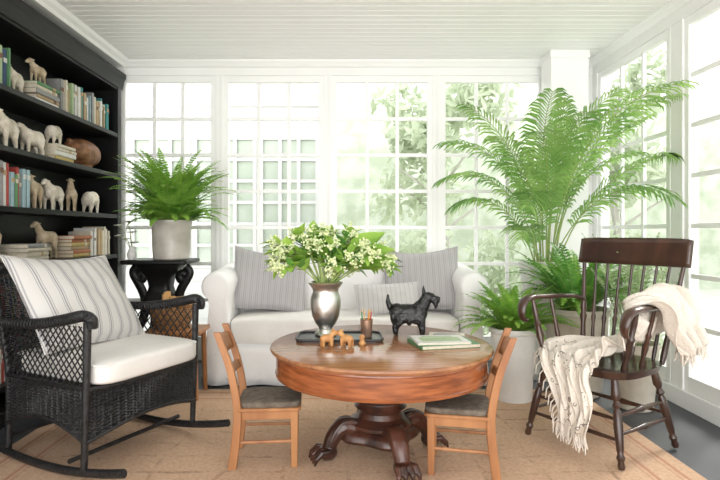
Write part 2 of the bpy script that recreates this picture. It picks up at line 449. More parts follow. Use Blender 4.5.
def hedgerow(p0,p1,h,lab):
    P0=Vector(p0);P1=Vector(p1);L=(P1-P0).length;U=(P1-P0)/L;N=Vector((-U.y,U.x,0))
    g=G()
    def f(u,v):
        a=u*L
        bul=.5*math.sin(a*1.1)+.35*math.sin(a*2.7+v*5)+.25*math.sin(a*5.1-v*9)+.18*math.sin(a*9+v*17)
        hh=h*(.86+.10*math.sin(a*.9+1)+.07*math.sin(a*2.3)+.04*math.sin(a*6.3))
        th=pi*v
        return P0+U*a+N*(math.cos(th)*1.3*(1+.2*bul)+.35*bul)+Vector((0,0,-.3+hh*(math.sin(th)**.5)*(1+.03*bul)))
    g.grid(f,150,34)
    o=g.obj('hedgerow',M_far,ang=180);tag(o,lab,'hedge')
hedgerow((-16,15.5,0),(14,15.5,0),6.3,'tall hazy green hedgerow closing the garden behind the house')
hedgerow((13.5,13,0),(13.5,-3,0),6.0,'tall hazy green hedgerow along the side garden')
def shrub(x,y,h,rad,n):
    t=top('shrub','low leafy green garden shrub outside the windows','shrub',(x,y,-.3))
    g=G();g.tube([(0,0,0),(0,0,h*.5)],[.05,.03],6);g.obj('stem',M_bark,t)
    g=G()
    for i in range(n):
        d=Vector((R.gauss(0,1),R.gauss(0,1),abs(R.gauss(0,1)))).normalized()*R.uniform(.5,1)
        p=Vector((d.x*rad,d.y*rad,.1+d.z*h));s=R.uniform(.05,.1)
        u=Vector((R.gauss(0,1),R.gauss(0,1),R.gauss(0,1))).normalized()
        w=u.orthogonal().normalized()*s*.45;u=u*s
        g.add([p-u,p+w,p+u,p-w],[(0,1,2,3)])
    g.obj('foliage',M_tree,t,smooth=False)
for x,y in [(.7,7.4),(2.0,7.2),(3.5,6.9),(4.7,5.3),(4.4,3.2)]:
    shrub(x,y,1.5,.62,1200)
hs=top('house_wing','white painted sun porch with bands of paned windows outside','house',(-1.82,8.2,-.3))
g=G();g.box((-1.5,0,0),(1.5,2.0,.95));g.box((-1.5,0,2.95),(1.5,2.0,3.4))
for i in range(5): g.box((-1.51,-.012,i*.19),(1.51,0,i*.19+.178))
for x in (-1.5,-.55,.45,1.4): g.box((x,0,.95),(x+.1,2.0,2.95))
g.box((-1.5,1.9,.95),(1.5,2.0,2.95))
g.obj('wall',M_extrim,hs,smooth=False)
for x0,x1 in ((-1.4,-.55),(-.45,.45),(.55,1.4)):
    g=G();g.cur=0
    g.box((x0,.03,.95),(x1,.05,2.95))
    g.cur=1
    for q in range(4):
        x=x0+(x1-x0)*q/3; g.box((x-.028,-.02,.95),(x+.028,.03,2.95))
    for j in range(7): g.box((x0,-.012,.95+j*.325),(x1,.028,1.0+j*.325))
    g.obj('window',[M_exglass,M_extrim],hs,smooth=False)
g=G();g.prism([(-1.52,3.4),(1.5,3.4),(0,4.5)],'y',-.03,2.02);g.obj('roof',M_house,hs,smooth=False)

# ---------------------------------------------------------------- rug
RW,RD=1.80,2.0
g=G();g.box((-RW,-RD,0),(RW,RD,.012))
rug=g.obj('rug',rugmat(RW,RD),smooth=False,bevel=.004,loc=(-.06,2.08,.001))
tag(rug,'tan woven wool rug with faded rust stripes and motifs','rug')
RZ0=.013

# ---------------------------------------------------------------- bookcase
BX=-2.08; BB=-2.44; BY0,BY1=2.3,5.0
bc=top('bookcase','tall black painted bookcase with open shelves along the wall','bookcase',(0,0,0))
g=G()
g.box((BB,BY0,0),(BB+.02,BY1,2.6))
g.box((BB,BY1-.04,0),(BX,BY1,2.6));g.box((BB,BY0,0),(BX,BY0+.04,2.6))
g.box((BB,BY0,0),(BX-.01,BY1,.10));g.box((BB,BY0,2.50),(BX,BY1,2.6))
g.box((BX-.04,BY1-.07,0),(BX+.008,BY1,2.6));g.box((BX-.04,BY0,0),(BX+.008,BY0+.07,2.6))
g.obj('body',M_black,bc,smooth=False,bevel=.004)
g=G();g.prism([(BX-.05,2.52),(BX+.012,2.52),(BX+.018,2.55),(BX+.03,2.60),(BX+.045,2.62),(BX+.045,2.66),(BX-.05,2.66)],'y',BY0,BY1+.02)
g.obj('crown_molding',M_black,bc,smooth=False)
shelfz=[2.10,1.73,1.36,1.0,.63,.26]
for z in shelfz:
    g=G();g.box((BB+.02,BY0+.04,z-.035),(BX+.004,BY1-.04,z));g.obj('shelf',M_black,bc,smooth=False,bevel=.003)
pal=[('cream',(.68,.62,.5)),('white',(.75,.74,.7)),('teal',(.06,.3,.3)),('green',(.12,.28,.13)),('red',(.42,.06,.05)),('rust',(.48,.17,.07)),('navy',(.04,.07,.16)),
     ('tan',(.5,.36,.2)),('grey',(.3,.3,.3)),('pale blue',(.35,.5,.55)),('mustard',(.55,.4,.12)),('brown',(.18,.09,.05)),('pink',(.55,.3,.28)),('light green',(.4,.52,.3))]
bm={}
for nme,c in pal: bm[nme]=mat('cover_'+nme.replace(' ','_'),c,rough=.55,scale=20)
def bookmesh(col,t,d,h):
    g=G();c=.003
    g.cur=0
    g.box((-d,-t/2,0),(0,-t/2+c,h));g.box((-d,t/2-c,0),(0,t/2,h))
    g.prism([(0,-t/2),(.004,-t/4),(.005,0),(.004,t/4),(0,t/2),(-.003,t/2),(-.003,-t/2)],'z',0,h)
    g.cur=1
    g.box((-d+.004,-t/2+c,.004),(-.003,t/2-c,h-.004))
    g.cur=2
    if R.random()<.6:
        zz=h*R.uniform(.6,.75);g.box((.004,-t/2*.8,zz),(.0058,t/2*.8,zz+h*.12))
    return g.mesh('book',[bm[col],M_page,bm[R.choice(['white','tan','brown','cream'])]],False)
def upright(z,y0,y1,grp,hmin=.2,hmax=.29,cols=None):
    y=y0
    while y<y1:
        t=R.uniform(.018,.042)
        col=R.choice(cols or [p[0] for p in pal])
        h=R.uniform(hmin,hmax);d=R.uniform(.15,.2)
        o=link('book',bookmesh(col,t,d,h),loc=(BX-.04-R.uniform(0,.02),y+t/2,z+.001))
        tag(o,'%s hardcover book standing upright on a shelf'%col,'book',grp)
        y+=t+.0015
def stack(z,yc,n,grp,loc=None,cols=None,ln=(.24,.31)):
    zz=z+.001
    for i in range(n):
        t=R.uniform(.022,.035);col=R.choice(cols or ['white','cream','green','light green','pale blue','red','tan','teal','grey'])
        L=R.uniform(*ln);d=R.uniform(.17,.22)
        me=bookmesh(col,t,d,L)
        M=Matrix(((1,0,0,0),(0,0,1,-L/2),(0,1,0,t/2),(0,0,0,1)))
        me.transform(M);me.flip_normals()
        o=link('book',me,loc=(BX-.035+R.uniform(-.012,.01),yc+R.uniform(-.015,.015),zz))
        tag(o,'%s hardcover book lying flat in a pile on a shelf'%col,'book',grp)
        zz+=t+.0008
    return zz
def sheepmesh(name,m,L=.2,legs=.08,neck=.5,headdrop=0,fat=.055,ears=True,legr=.012):
    g=G()
    zb=legs+fat
    g.ell((0,0,zb),(L*.40,fat*.85,fat));g.ell((L*.18,0,zb+.006),(L*.24,fat*.85,fat*1.02));g.ell((-L*.2,0,zb),(L*.24,fat*.88,fat))
    hx=L*.5;hz=zb+fat*neck*1.6-headdrop
    g.tube([(L*.22,0,zb+fat*.3),(L*.38,0,(zb+hz)/2+fat*.3),(hx-.01,0,hz)],[fat*.72,fat*.55,fat*.4],10)
    g.ell((hx,0,hz),(.026,.02,.022));g.tube([(hx,0,hz),(hx+.03,0,hz-.014),(hx+.045,0,hz-.022)],[.02,.014,.009],8)
    for sgn in (-1,1):
        g.tube([(hx-.008,sgn*.012,hz+.008),(hx-.014,sgn*.034,hz+.004)],[.007,.005],6)
        g.tube([(L*.27,sgn*fat*.5,zb),(L*.27,sgn*fat*.5,legs*.5),(L*.275,sgn*fat*.5,0)],[legr*1.7,legr,legr*.85],8)
        g.tube([(-L*.28,sgn*fat*.5,zb),(-L*.24,sgn*fat*.5,legs*.9),(-L*.31,sgn*fat*.5,legs*.42),(-L*.29,sgn*fat*.5,0)],[legr*2.2,legr*1.5,legr,legr*.85],8)
    g.tube([(-L*.38,0,zb+fat*.3),(-L*.44,0,zb-.01)],[.009,.006],6)
    return fused(g,name,m,.0055,3)
S1=sheepmesh('sheep_mesh',M_sheepw,L=.22,legs=.075,neck=.8,fat=.058)
S2=sheepmesh('lamb_mesh',M_sheep,L=.16,legs=.075,neck=.9,fat=.04,legr=.009)
S3=sheepmesh('grazing_sheep_mesh',M_sheepw,L=.2,legs=.06,neck=.3,headdrop=.01,fat=.062)
S4=sheepmesh('tall_sheep_mesh',M_sheep,L=.2,legs=.11,neck=1.3,fat=.048,legr=.011)
def sheep(me,y,z,ang,scale,lab,dx=.11):
    o=link('sheep_figurine',me,loc=(BX-dx,y,z+.001),rot=(0,0,ang));o.scale=(scale,)*3
    tag(o,lab,'figurine','sheep figurines on the bookcase')
g1='books on the top shelf'
upright(2.10,2.75,3.42,g1)
zz=stack(2.10,3.85,5,g1)
sheep(S1,3.565,2.10,-pi/2+.1,.85,'white woolly sheep figurine beside a pile of books')
sheep(S2,3.85,zz,-pi/2-.2,.9,'cream carved lamb figurine standing on piled books')
upright(2.10,4.06,4.86,g1,.2,.27,['cream','white','tan','teal','pale blue','light green','grey','white'])
g2='books on the second shelf'
upright(1.73,2.75,3.28,g2,cols=['teal','white','pale blue','cream','teal','green'])
sheep(S1,3.48,1.73,-pi/2+.15,1.10,'large white sheep figurine standing on a shelf')
sheep(S1,3.78,1.73,-pi/2-.3,.95,'white woolly sheep figurine on a shelf')
zz=stack(1.73,4.08,4,g2,cols=['cream','tan','white','mustard'])
sheep(S3,4.06,zz,pi/2,.8,'white grazing sheep figurine on piled books')
g=G();g.ell((0,0,.13),(.13,.24,.12));g.tube([(0,.14,.14),(0,.26,.17),(0,.30,.13)],[.07,.045,.025],8);g.tube([(0,-.1,.16),(0,-.22,.21)],[.06,.02],8)
g.ell((0,0,.02),(.08,.1,.02))
o=link('wooden_duck',fused(g,'wooden_duck',M_gourd,.008,4),loc=(BX-.14,4.55,1.731));tag(o,'brown burl wood duck carving on a shelf','figurine')
g3='books on the third shelf'
upright(1.36,2.75,3.62,g3,cols=['teal','navy','white','green','red','pale blue','cream','grey','rust'])
sheep(S2,3.80,1.36,-pi/2+.2,1.25,'cream carved lamb figurine on a shelf')
sheep(S1,4.05,1.36,-pi/2,1.0,'white woolly sheep figurine on a shelf')
sheep(S4,4.36,1.36,-pi/2+.4,.95,'tall cream ram figurine with raised head',.13)
sheep(S3,4.65,1.36,pi/2,1.0,'white grazing sheep figurine on a shelf')
g4='books on the fourth shelf'
upright(1.0,2.75,3.12,g4)
sheep(S4,3.36,1.0,-pi/2+.2,1.15,'tall cream ram figurine beside upright books',.14)
zz=stack(1.0,3.72,4,g4,cols=['white','grey','cream','red'])
sheep(S4,4.04,1.0,-pi/2-.3,1.0,'tall cream ram figurine on a shelf',.15)
zz=stack(1.0,4.33,6,g4,cols=['tan','cream','rust','mustard'])
upright(1.0,4.52,4.86,g4,.2,.26,['tan','cream','white'])
g5='books on the lower shelves'
upright(.63,2.8,3.7,g5);stack(.63,4.0,5,g5);upright(.63,4.3,4.8,g5)
upright(.26,2.6,3.6,g5,cols=['red','teal','tan','white','cream','navy']);upright(.26,3.9,4.6,g5)

# ---------------------------------------------------------------- sofa
sofa=top('sofa','white slipcovered sofa with rolled arms and skirt','sofa',(0,4.62,0))
def roundbox(a,b,r,n=5,puff=0):
    cx=[(a[i]+b[i])/2 for i in range(3)];hx=[(b[i]-a[i])/2 for i in range(3)]
    g=G()
    nu,nv=48,20
    def fn(u,v):
        th=2*pi*u;ph=-pi/2+pi*v
        def se(x,e): return math.copysign(abs(x)**e,x)
        e=r
        X=se(math.cos(ph),e)*se(math.cos(th),e);Y=se(math.cos(ph),e)*se(math.sin(th),e);Z=se(math.sin(ph),e)
        return (cx[0]+hx[0]*X,cx[1]+hx[1]*Y,cx[2]+hx[2]*Z*(1+puff*(1-X*X)*(1-Y*Y)))
    g.grid(fn,nu,nv,closeu=True)
    return g
g=roundbox((-.92,-.38,.30),(.92,.22,.52),.22,puff=.08);g.obj('seat_cushion',M_cush,sofa,ang=80)
g=G()
prof=[(.14,.05),(.38,.05),(.39,.60),(.39,.84),(.36,.92),(.29,.945),(.22,.92),(.17,.85),(.14,.6)]
g.prism(prof,'x',-.98,.98);g.obj('backrest',M_slip,sofa,bevel=.02,ang=50)
def armprof(s):
    pts=[(.92,.06),(.92,.60),(.925,.68)]
    for i in range(13):
        a=pi-.1-(pi+.9)*i/12
        pts.append((1.015+.115*math.cos(a),.785+.110*math.sin(a)))
    pts+=[(1.065,.64),(1.085,.40),(1.10,.06)]
    return [(s*p,q) for p,q in pts]
for s in (-1,1):
    g=G();pr=armprof(s)
    if s<0: pr=pr[::-1]
    n0=len(pr);rings=[]
    cx=sum(p for p,q in pr)/n0;cz=.66
    for y,k,dz in ((-.402,.86,-.012),(-.394,.95,-.012),(-.375,.99,-.01),(-.33,1,-.008),(-.1,1.0,.0),(.12,1.0,.015),(.33,1,.03)):
        rings.append([(cx+(p-cx)*k,y,cz+(q-cz)*k+dz if q>.1 else q) for p,q in pr])
    vs=[v for r in rings for v in r];fs=[]
    for i in range(len(rings)-1):
        for j in range(n0):
            j2=(j+1)%n0;fs.append((i*n0+j,i*n0+j2,(i+1)*n0+j2,(i+1)*n0+j))
    fs.append(tuple(range(n0))[::-1]);fs.append(tuple(range(len(vs)-n0,len(vs))))
    g.add(vs,fs);g.obj('arm',M_slip,sofa,ang=55)
g=G()
def skirt(u,v):
    Lx=2.2;Ly=.76
    tot=Lx+2*Ly;d=u*tot
    z=.31-.30*v
    off=.020*v*math.sin(d*24+math.sin(d*7))+.035*v
    if d<Ly: return (-1.10-off,.37-d,z)
    if d<Ly+Lx: return (-1.10+(d-Ly),-.39-off,z)
    return (1.10+off,-.39+(d-Ly-Lx),z)
g.grid(skirt,220,6);g.obj('skirt',M_slip,sofa,solid=.01,ang=80)
g=G();g.box((-.9,-.37,.04),(.9,.3,.32));g.obj('base',M_slip,sofa,smooth=False)
for s in (-1,1):
    for yy in (-.33,.3):
        g=G();g.tube([(s*1.0,yy,0),(s*1.0,yy,.1)],[.02,.03],10);g.obj('leg',M_ped,sofa)

def pillowmesh(name,w,h,t,m,n=26,pipe=None,slouch=0):
    g=G()
    def f(u,v,s):
        a=2*u-1;b=2*v-1
        th=t/2*max(0,(1-abs(a)**2.6))**.55*max(0,(1-abs(b)**2.6))**.55*(1-.18*b)
        k=1-.06*(1-b*b)*abs(a)**2; kb=1-.06*(1-a*a)*abs(b)**2
        wr=.006*math.sin(a*7+b*4)*(1-a*a)*(1-b*b)+.004*math.sin(a*3-b*11)*(1-a*a)*(1-b*b)
        sl=-slouch*(1-a*a)*max(0,v)**3
        return (a*w/2*k, s*th+wr, h/2+b*h/2*kb+sl)
    g.grid(lambda u,v:f(u,v,-1),n,n)
    g.grid(lambda u,v:f(1-u,v,1),n,n)
    pts=[]
    for i in range(4*20):
        q=i/20;k=int(q);fr=q-k
        u,v=[(fr,0),(1,fr),(1-fr,1),(0,1-fr)][k]
        pts.append(f(u,v,0))
    pts.append(pts[0]);g.tube(pts,.0045,6)
    return g.mesh(name,m,True,85)
def pillow(w,h,t,m,loc,rot,lab,grp='throw pillows on the sofa',slouch=0):
    o=link('throw_pillow',pillowmesh('throw_pillow',w,h,t,m,slouch=slouch),loc=loc,rot=rot)
    return tag(o,lab,'pillow',grp)
pillow(.64,.54,.18,M_pg,(-.66,4.56,.535),(-.28,.09,.14),'grey ticking pillow leaning on the sofa back',slouch=.035)
pillow(.66,.55,.18,M_pg,(.66,4.56,.535),(-.30,-.05,-.10),'grey ticking pillow against the sofa arm',slouch=.035)
pillow(.54,.26,.12,M_pl,(.36,4.42,.53),(-.4,-.05,.05),'small pale striped lumbar pillow on the sofa seat')

# ---------------------------------------------------------------- round table
TX,TY,TZ=.19,2.90,.605
tb=top('round_table','low round oak pedestal table with claw feet','table',(TX,TY,RZ0))
tz=TZ-RZ0
g=G();g.lathe([(.0,tz-.030),(.568,tz-.030),(.582,tz-.024),(.588,tz-.014),(.584,tz-.004),(.574,tz),(0,tz)],72,cap=False)
g.obj('tabletop',M_oaktop,tb,ang=35)
g=G();g.lathe([(.50,tz-.030),(.560,tz-.030),(.561,tz-.040),(.556,tz-.045),(.556,tz-.133),(.561,tz-.138),(.558,tz-.150),(.50,tz-.150)],72,cap=False)
g.obj('apron',M_oak,tb,ang=35)
g=G();g.lathe([(.0,.15),(.15,.15),(.17,.165),(.17,.18),(.145,.195),(.12,.21),(.11,.235),(.125,.25),(.14,.26),(.125,.275),(.12,.29),(.155,.32),(.17,.35),(.15,.385),(.11,.405),(.11,.415),(.19,.425),(.21,.44),(.21,.455),(.0,.455)],48,rf=lambda a,z:1+.05*abs(math.cos(a*6)) if .29<z<.40 else 1,cap=False)
g.obj('pedestal',M_ped,tb,ang=35)
g=G();rl=lambda a,z:1+.13*math.cos(4*(a-math.radians(-72)))
g.lathe([(0,.085),(.17,.085),(.19,.092),(.20,.108),(.195,.13),(.18,.145),(.16,.155),(0,.155)],72,cap=False,rf=rl)
g.obj('platform',M_ped,tb,ang=35)
g=G()
for a in (0,pi/2):
    g.box((-.5,-.03,.44),(.5,.03,tz-.030),RZ(a))
g.obj('support_rail',M_ped,tb,smooth=False)
for i in range(4):
    a=math.radians(-72+90*i)
    g=G()
    path=smoothpath([(.12,0,.135),(.17,0,.165),(.22,0,.165),(.262,0,.125),(.285,0,.075)],6)
    k=len(path)
    g.tube(path,[.060-.020*j/k for j in range(k)],12,flat=.9)
    g.ell((.20,0,.185),(.06,.045,.032))
    for yy in (-.034,-.011,.011,.034):
        g.tube([p+Vector((0,yy,.043-.014*q/k)) for q,p in enumerate(path)],.0095,6)
    for q in (5,10,15,20):
        p=path[q];g.ell((p.x,0,p.z),(.016,.062-.0008*q,.054-.0008*q))
    g.ell((.295,0,.048),(.052,.050,.042))
    for t,yy in enumerate((-.046,-.0155,.0155,.046)):
        g.tube([(.295,yy*.75,.060),(.338,yy,.064),(.368,yy*1.15,.036),(.380,yy*1.2,.004)],[.0165,.0175,.0135,.004],8)
    me=fused(g,'claw_leg',M_ped,.0045,0)
    mz=min(v.co.z for v in me.vertices);me.transform(T(0,0,-mz))
    me.transform(RZ(a))
    link('leg',me,tb)
TT=TZ+.001

g=G()
def rrect(hx,hy,r,n=6):
    pts=[]
    for cx,cy,a0 in ((hx-r,hy-r,0),(-hx+r,hy-r,pi/2),(-hx+r,-hy+r,pi),(hx-r,-hy+r,1.5*pi)):
        for i in range(n+1):
            a=a0+pi/2*i/n;pts.append((cx+r*math.cos(a),cy+r*math.sin(a)))
    return pts
g.prism(rrect(.235,.13,.05),'z',0,.008)
rim=[(p,q,.012) for p,q in rrect(.235,.13,.05)];rim.append(rim[0])
g.tube(rim,.007,8,cap=False)
o=g.obj('tray',M_tray,loc=(-.03,3.02,TT));tag(o,'dark rounded rectangular tray on the table','tray')
vz=TT+.009
vs=top('flower_vase','pewter urn vase holding green leaves and blossoms','vase',(-.11,3.07,vz))
g=G();g.lathe([(0,0),(.060,0),(.064,.006),(.060,.014),(.046,.022),(.036,.034),(.042,.048),(.060,.07),(.078,.11),(.086,.16),(.088,.20),(.082,.225),(.074,.240),(.074,.258),(.086,.278),(.098,.294),(.100,.300),(.094,.302),(.082,.284),(.066,.25),(.06,.2),(0,.2)],40,cap=False)
g.obj('vase_body',M_pewter,vs,ang=35)
def leaf(g,base,d,up,L,W,curl=.3,nseg=5):
    d=Vector(d).normalized();up=Vector(up);s=d.cross(up)
    if s.length<1e-3: s=d.orthogonal()
    s.normalize();n=s.cross(d).normalized()
    vs=[];fs=[]
    for i in range(nseg+1):
        t=i/nseg;w=W*math.sin(pi*min(1,t**.8*.97+.03))*.5 if 0<t<1 else W*.02
        c=Vector(base)+d*L*t-n*curl*L*t*t
        vs+=[c-s*w+n*w*.35,c,c+s*w+n*w*.35]
    for i in range(nseg):
        a=i*3;fs+=[(a,a+1,a+4,a+3),(a+1,a+2,a+5,a+4)]
    g.add(vs,fs)
gs=G();gl=G();gb=G()
nst=38
for i in range(nst):
    az=2*pi*i*.618;el=R.uniform(.05,1.35)
    r=math.cos(el);L=R.uniform(.23,.33)
    b0=Vector((.03*math.cos(az),.03*math.sin(az),.28))
    tip=b0+Vector((math.cos(az)*r*L*1.2,math.sin(az)*r*L*.85,math.sin(el)*L*.75+.07))
    mid=(b0+tip)/2+Vector((0,0,.05))
    P=smoothpath([b0,mid,tip],5);gs.tube(P,.0035,5)
    for k in range(4,len(P)):
        for q in range(2):
            a2=R.uniform(0,2*pi);d=(P[k]-P[k-1]).normalized()+Vector((math.cos(a2),math.sin(a2),R.uniform(-.4,.4)))*.9
            gl.cur=R.choice([0,0,0,1])
            leaf(gl,P[k],d,(0,0,1),R.uniform(.06,.10),R.uniform(.04,.06),R.uniform(0,.4))
    for q in range(12):
        dv=Vector((R.gauss(0,1),R.gauss(0,1)-.5,R.gauss(.4,.8))).normalized()
        e=tip+dv*R.uniform(.03,.065)
        gb.tube([tip,e],.0012,4)
        for w_ in range(7):
            gb.ell(tip.lerp(e,R.uniform(.3,1.1))+Vector((R.gauss(0,.007),R.gauss(0,.007),R.gauss(0,.007))),R.uniform(.0045,.0085),nu=5,nv=3)
for az,el,L in ((.1,.7,.24),(-.3,.4,.26),(-.1,.15,.26),(.7,.5,.2),(-.4,.7,.24),(0,.4,.26),(.2,.3,.24),(-.5,.2,.24)):
    b0=Vector((math.cos(az)*.14,math.sin(az)*.11,.38+.1*el))
    gs.tube([(0,0,.27),b0],.004,5)
    gl.cur=R.choice([0,0,1])
    leaf(gl,b0,(math.cos(az)*math.cos(el),math.sin(az)*math.cos(el),math.sin(el)),(0,-.8,1),L,L*.6,.2,7)
gs.obj('stem',M_stem,vs);gl.obj('foliage',[M_leaf,M_leafd],vs,ang=180);gb.obj('blossom',M_bloss,vs)

cup=top('pencil_cup','small copper cup on the tray','cup',(.12,3.02,vz))
g=G();g.lathe([(0,0),(.029,0),(.031,.004),(.035,.095),(.038,.097),(.036,.099),(.032,.095),(.028,.008),(0,.008)],24,cap=False);g.obj('body',M_copper,cup,ang=35)
pc=[('red',(.5,.05,.04)),('yellow',(.7,.45,.08)),('natural wood',(.6,.38,.2)),('green',(.1,.3,.12)),('natural wood',(.6,.38,.2)),('orange',(.7,.25,.05))]
for i,(nme,c) in enumerate(pc):
    a=i*1.05;g=G()
    g.cur=0;g.tube([(0,0,0),(0,0,.13)],.0042,6);g.cur=1;g.tube([(0,0,.13),(0,0,.147)],[.0042,.0006],6)
    o=g.obj('pencil',[mat('pencil_'+nme.replace(' ','_'),c,scale=10),M_log],loc=(.12+.012*math.cos(a),3.02+.012*math.sin(a),vz+.009),rot=(-.12*math.sin(a),.12*math.cos(a),0))
    tag(o,'%s pencil standing in a copper cup'%nme,'pencil','pencils in the cup')
def toymesh():
    g=G()
    g.ell((0,0,.038),(.034,.019,.018));g.ell((.036,0,.06),(.017,.013,.014));g.tube([(.02,0,.045),(.034,0,.06)],[.014,.01],8);g.tube([(.045,0,.058),(.058,0,.054)],[.009,.007],8)
    for s in (-1,1):
        for x in (-.02,.02): g.tube([(x,s*.011,.035),(x,s*.012,0)],[.010,.007],8)
        g.ell((.03,s*.009,.073),.006,nu=8,nv=5)
    return fused(g,'wooden_toy',M_toy,.004,2)
tm=toymesh()
for x,y,a,lab in ((-.095,2.80,.4,'small turned wooden toy animal on the table'),(.01,2.79,2.6,'small wooden toy animal facing its companion')):
    o=link('wooden_toy_animal',tm,loc=(x,y,TT),rot=(0,0,a));tag(o,lab,'toy','wooden toy animals')
    o.scale=(1.15,)*3
g=G();g.lathe([(0,0),(.016,0),(.02,.01),(.014,.022),(.01,.03),(.016,.04),(.014,.052),(0,.056)],16,cap=False)
o=g.obj('wooden_peg_toy',M_toy,loc=(.09,2.84,TT));tag(o,'small turned wooden peg toy on the table','toy')

# shaggy terrier figurine
g=G()
g.ell((-.01,0,.128),(.105,.050,.052));g.ell((.055,0,.128),(.052,.052,.062));g.ell((-.075,0,.130),(.048,.050,.053))
for i in range(13):
    x=-.10+.015*i
    for s in (-1,1):
        g.tube([(x,s*.036,.12),(x+.003*math.sin(i*2.1),s*.043,.088),(x+.004*math.cos(i*3),s*.041,.060+.008*math.sin(i*1.7))],[.018,.013,.005],6)
g.box((-.09,-.034,.072),(.09,.034,.11))
g.tube([(.06,0,.15),(.085,0,.185),(.098,0,.215)],[.050,.040,.033],10)
g.ell((.105,0,.222),(.038,.029,.030));g.tube([(.11,0,.215),(.15,0,.208),(.178,0,.203)],[.028,.024,.019],8)
for s in (-1,0,1):
    g.tube([(.145,s*.012,.2),(.155,s*.014,.175),(.153,s*.012,.152)],[.019,.014,.005],8)
for s in (-1,1):
    g.tube([(.125,s*.018,.238),(.148,s*.02,.232)],[.010,.006],6)
    g.tube([(.085,s*.018,.24),(.083,s*.021,.265),(.082,s*.021,.288)],[.015,.010,.003],6)
    g.tube([(.07,s*.032,.11),(.072,s*.033,.05),(.076,s*.033,.012),(.09,s*.033,.008)],[.025,.022,.020,.012],8)
    g.tube([(-.075,s*.034,.11),(-.06,s*.035,.07),(-.085,s*.035,.04),(-.08,s*.035,.012),(-.066,s*.035,.008)],[.030,.026,.020,.019,.012],8)
g.tube([(-.11,0,.15),(-.128,0,.19),(-.128,0,.235)],[.022,.015,.006],8)
me=fused(g,'dog_figurine',M_dog,.005,1)
mz=min(v.co.z for v in me.vertices);me.transform(T(0,0,-mz))
o=link('dog_figurine',me,loc=(.375,3.14,TT),rot=(0,0,-.12));tag(o,'black cast shaggy terrier dog figurine on the table','figurine')
o.scale=(.98,)*3

def magaz(w,d,t,c1,loc,rz,lab,cut):
    g=G();g.cur=0
    g.box((-w/2,-d/2,0),(w/2,d/2,.0015));g.box((-w/2,-d/2,t-.0015),(w/2,d/2,t));g.box((-w/2,-d/2,0),(-w/2+.002,d/2,t))
    g.cur=1;g.box((-w/2+.002,-d/2+.003,.0015),(w/2-.003,d/2-.003,t-.0015))
    g.cur=2
    if cut:
        g.box((-w*.38,-d*.30,t),(w*.38,d*.18,t+.0006));g.box((-w*.3,d*.25,t),(w*.3,d*.36,t+.0006))
    o=g.obj('magazine',[c1,M_page,bm['light green'] if cut==1 else bm['grey']],smooth=False,loc=loc,rot=(0,0,rz));tag(o,lab,'magazine','magazines on the table')
magaz(.32,.23,.018,bm['green'],(.52,2.86,TT),.22,'green covered large book under magazines',0)
magaz(.28,.21,.010,bm['white'],(.50,2.86,TT+.0185),.1,'white magazine lying on top of a green book',1)
magaz(.2,.15,.008,bm['cream'],(.58,3.08,TT),-.2,'pale magazine lying flat on the table',2)

# ---------------------------------------------------------------- child chairs
def childchair(loc,rz,lab):
    c=top('child_chair',lab,'chair',loc,(0,0,rz),'small wooden chairs at the round table')
    for s in (-1,1):
        g=G();P=smoothpath([(-.175,s*.135,0),(-.155,s*.135,.16),(-.15,s*.135,.31),(-.185,s*.135,.5),(-.25,s*.135,.685)],4)
        vs=[];n=len(P)
        for i,p in enumerate(P):
            w=.022-.005*i/n
            vs+=[(p.x-w,p.y-.014,p.z),(p.x+w,p.y-.014,p.z),(p.x+w,p.y+.014,p.z),(p.x-w,p.y+.014,p.z)]
        fs=[(0,3,2,1)]+[(i*4+j,i*4+(j+1)%4,i*4+4+(j+1)%4,i*4+4+j) for i in range(n-1) for j in range(4)]+[((n-1)*4,(n-1)*4+1,(n-1)*4+2,(n-1)*4+3)]
        g.add(vs,fs);g.obj('back_post',M_child,c,bevel=.003)
        g=G();g.add([(x,y,z) for z,k in ((0,.015),(.285,.019)) for x,y in ((.135-k,s*.125-k),(.135+k,s*.125-k),(.135+k,s*.125+k),(.135-k,s*.125+k))],
              [(0,3,2,1),(4,5,6,7),(0,1,5,4),(1,2,6,5),(2,3,7,6),(3,0,4,7)])
        g.obj('leg',M_child,c,smooth=False,bevel=.003)
        g=G();g.tube([(-.155,s*.13,.13),(.135,s*.125,.13)],.009,8);g.obj('stretcher',M_child,c)
        g=G();g.box((-.15,s*.13-.009,.245),(.14,s*.13+.009,.29));g.obj('seat_rail',M_child,c,smooth=False,bevel=.002)
    g=G();g.box((.125,-.12,.245),(.145,.12,.29));g.box((-.16,-.12,.245),(-.145,.12,.29));g.obj('seat_rail',M_child,c,smooth=False,bevel=.002)
    g=G();g.tube([(.135,-.12,.16),(.135,.12,.16)],.009,8);g.obj('stretcher',M_child,c)
    g=G();g.prism(rrect(.165,.155,.03),'z',.288,.305,T(.005,0,0));g.obj('seat',M_child,c,bevel=.004)
    g=roundbox((-.15,-.145,.298),(.168,.145,.335),.35);g.obj('seat_pad',M_childseat,c,ang=80)
    for z,h in ((.60,.085),(.47,.04)):
        g=G()
        def fn(u,v,z=z,h=h):
            y=(-1+2*u)*.125
            zz=z+(v-.5)*h+(.012*(1-(2*u-1)**2) if v>.5 and h>.05 else 0)
            x=-.185-(zz-.5)*.352-.018*(1-(2*u-1)**2)
            return (x,y,zz)
        g.grid(fn,14,4);g.obj('back_slat',M_child,c,solid=.015,ang=60)
    return c
childchair((-.40,2.85,RZ0),math.radians(4),'small worn pine chair with taupe seat pad facing the table')
childchair((.58,2.74,RZ0),math.radians(168),'small worn pine chair angled beside the table')

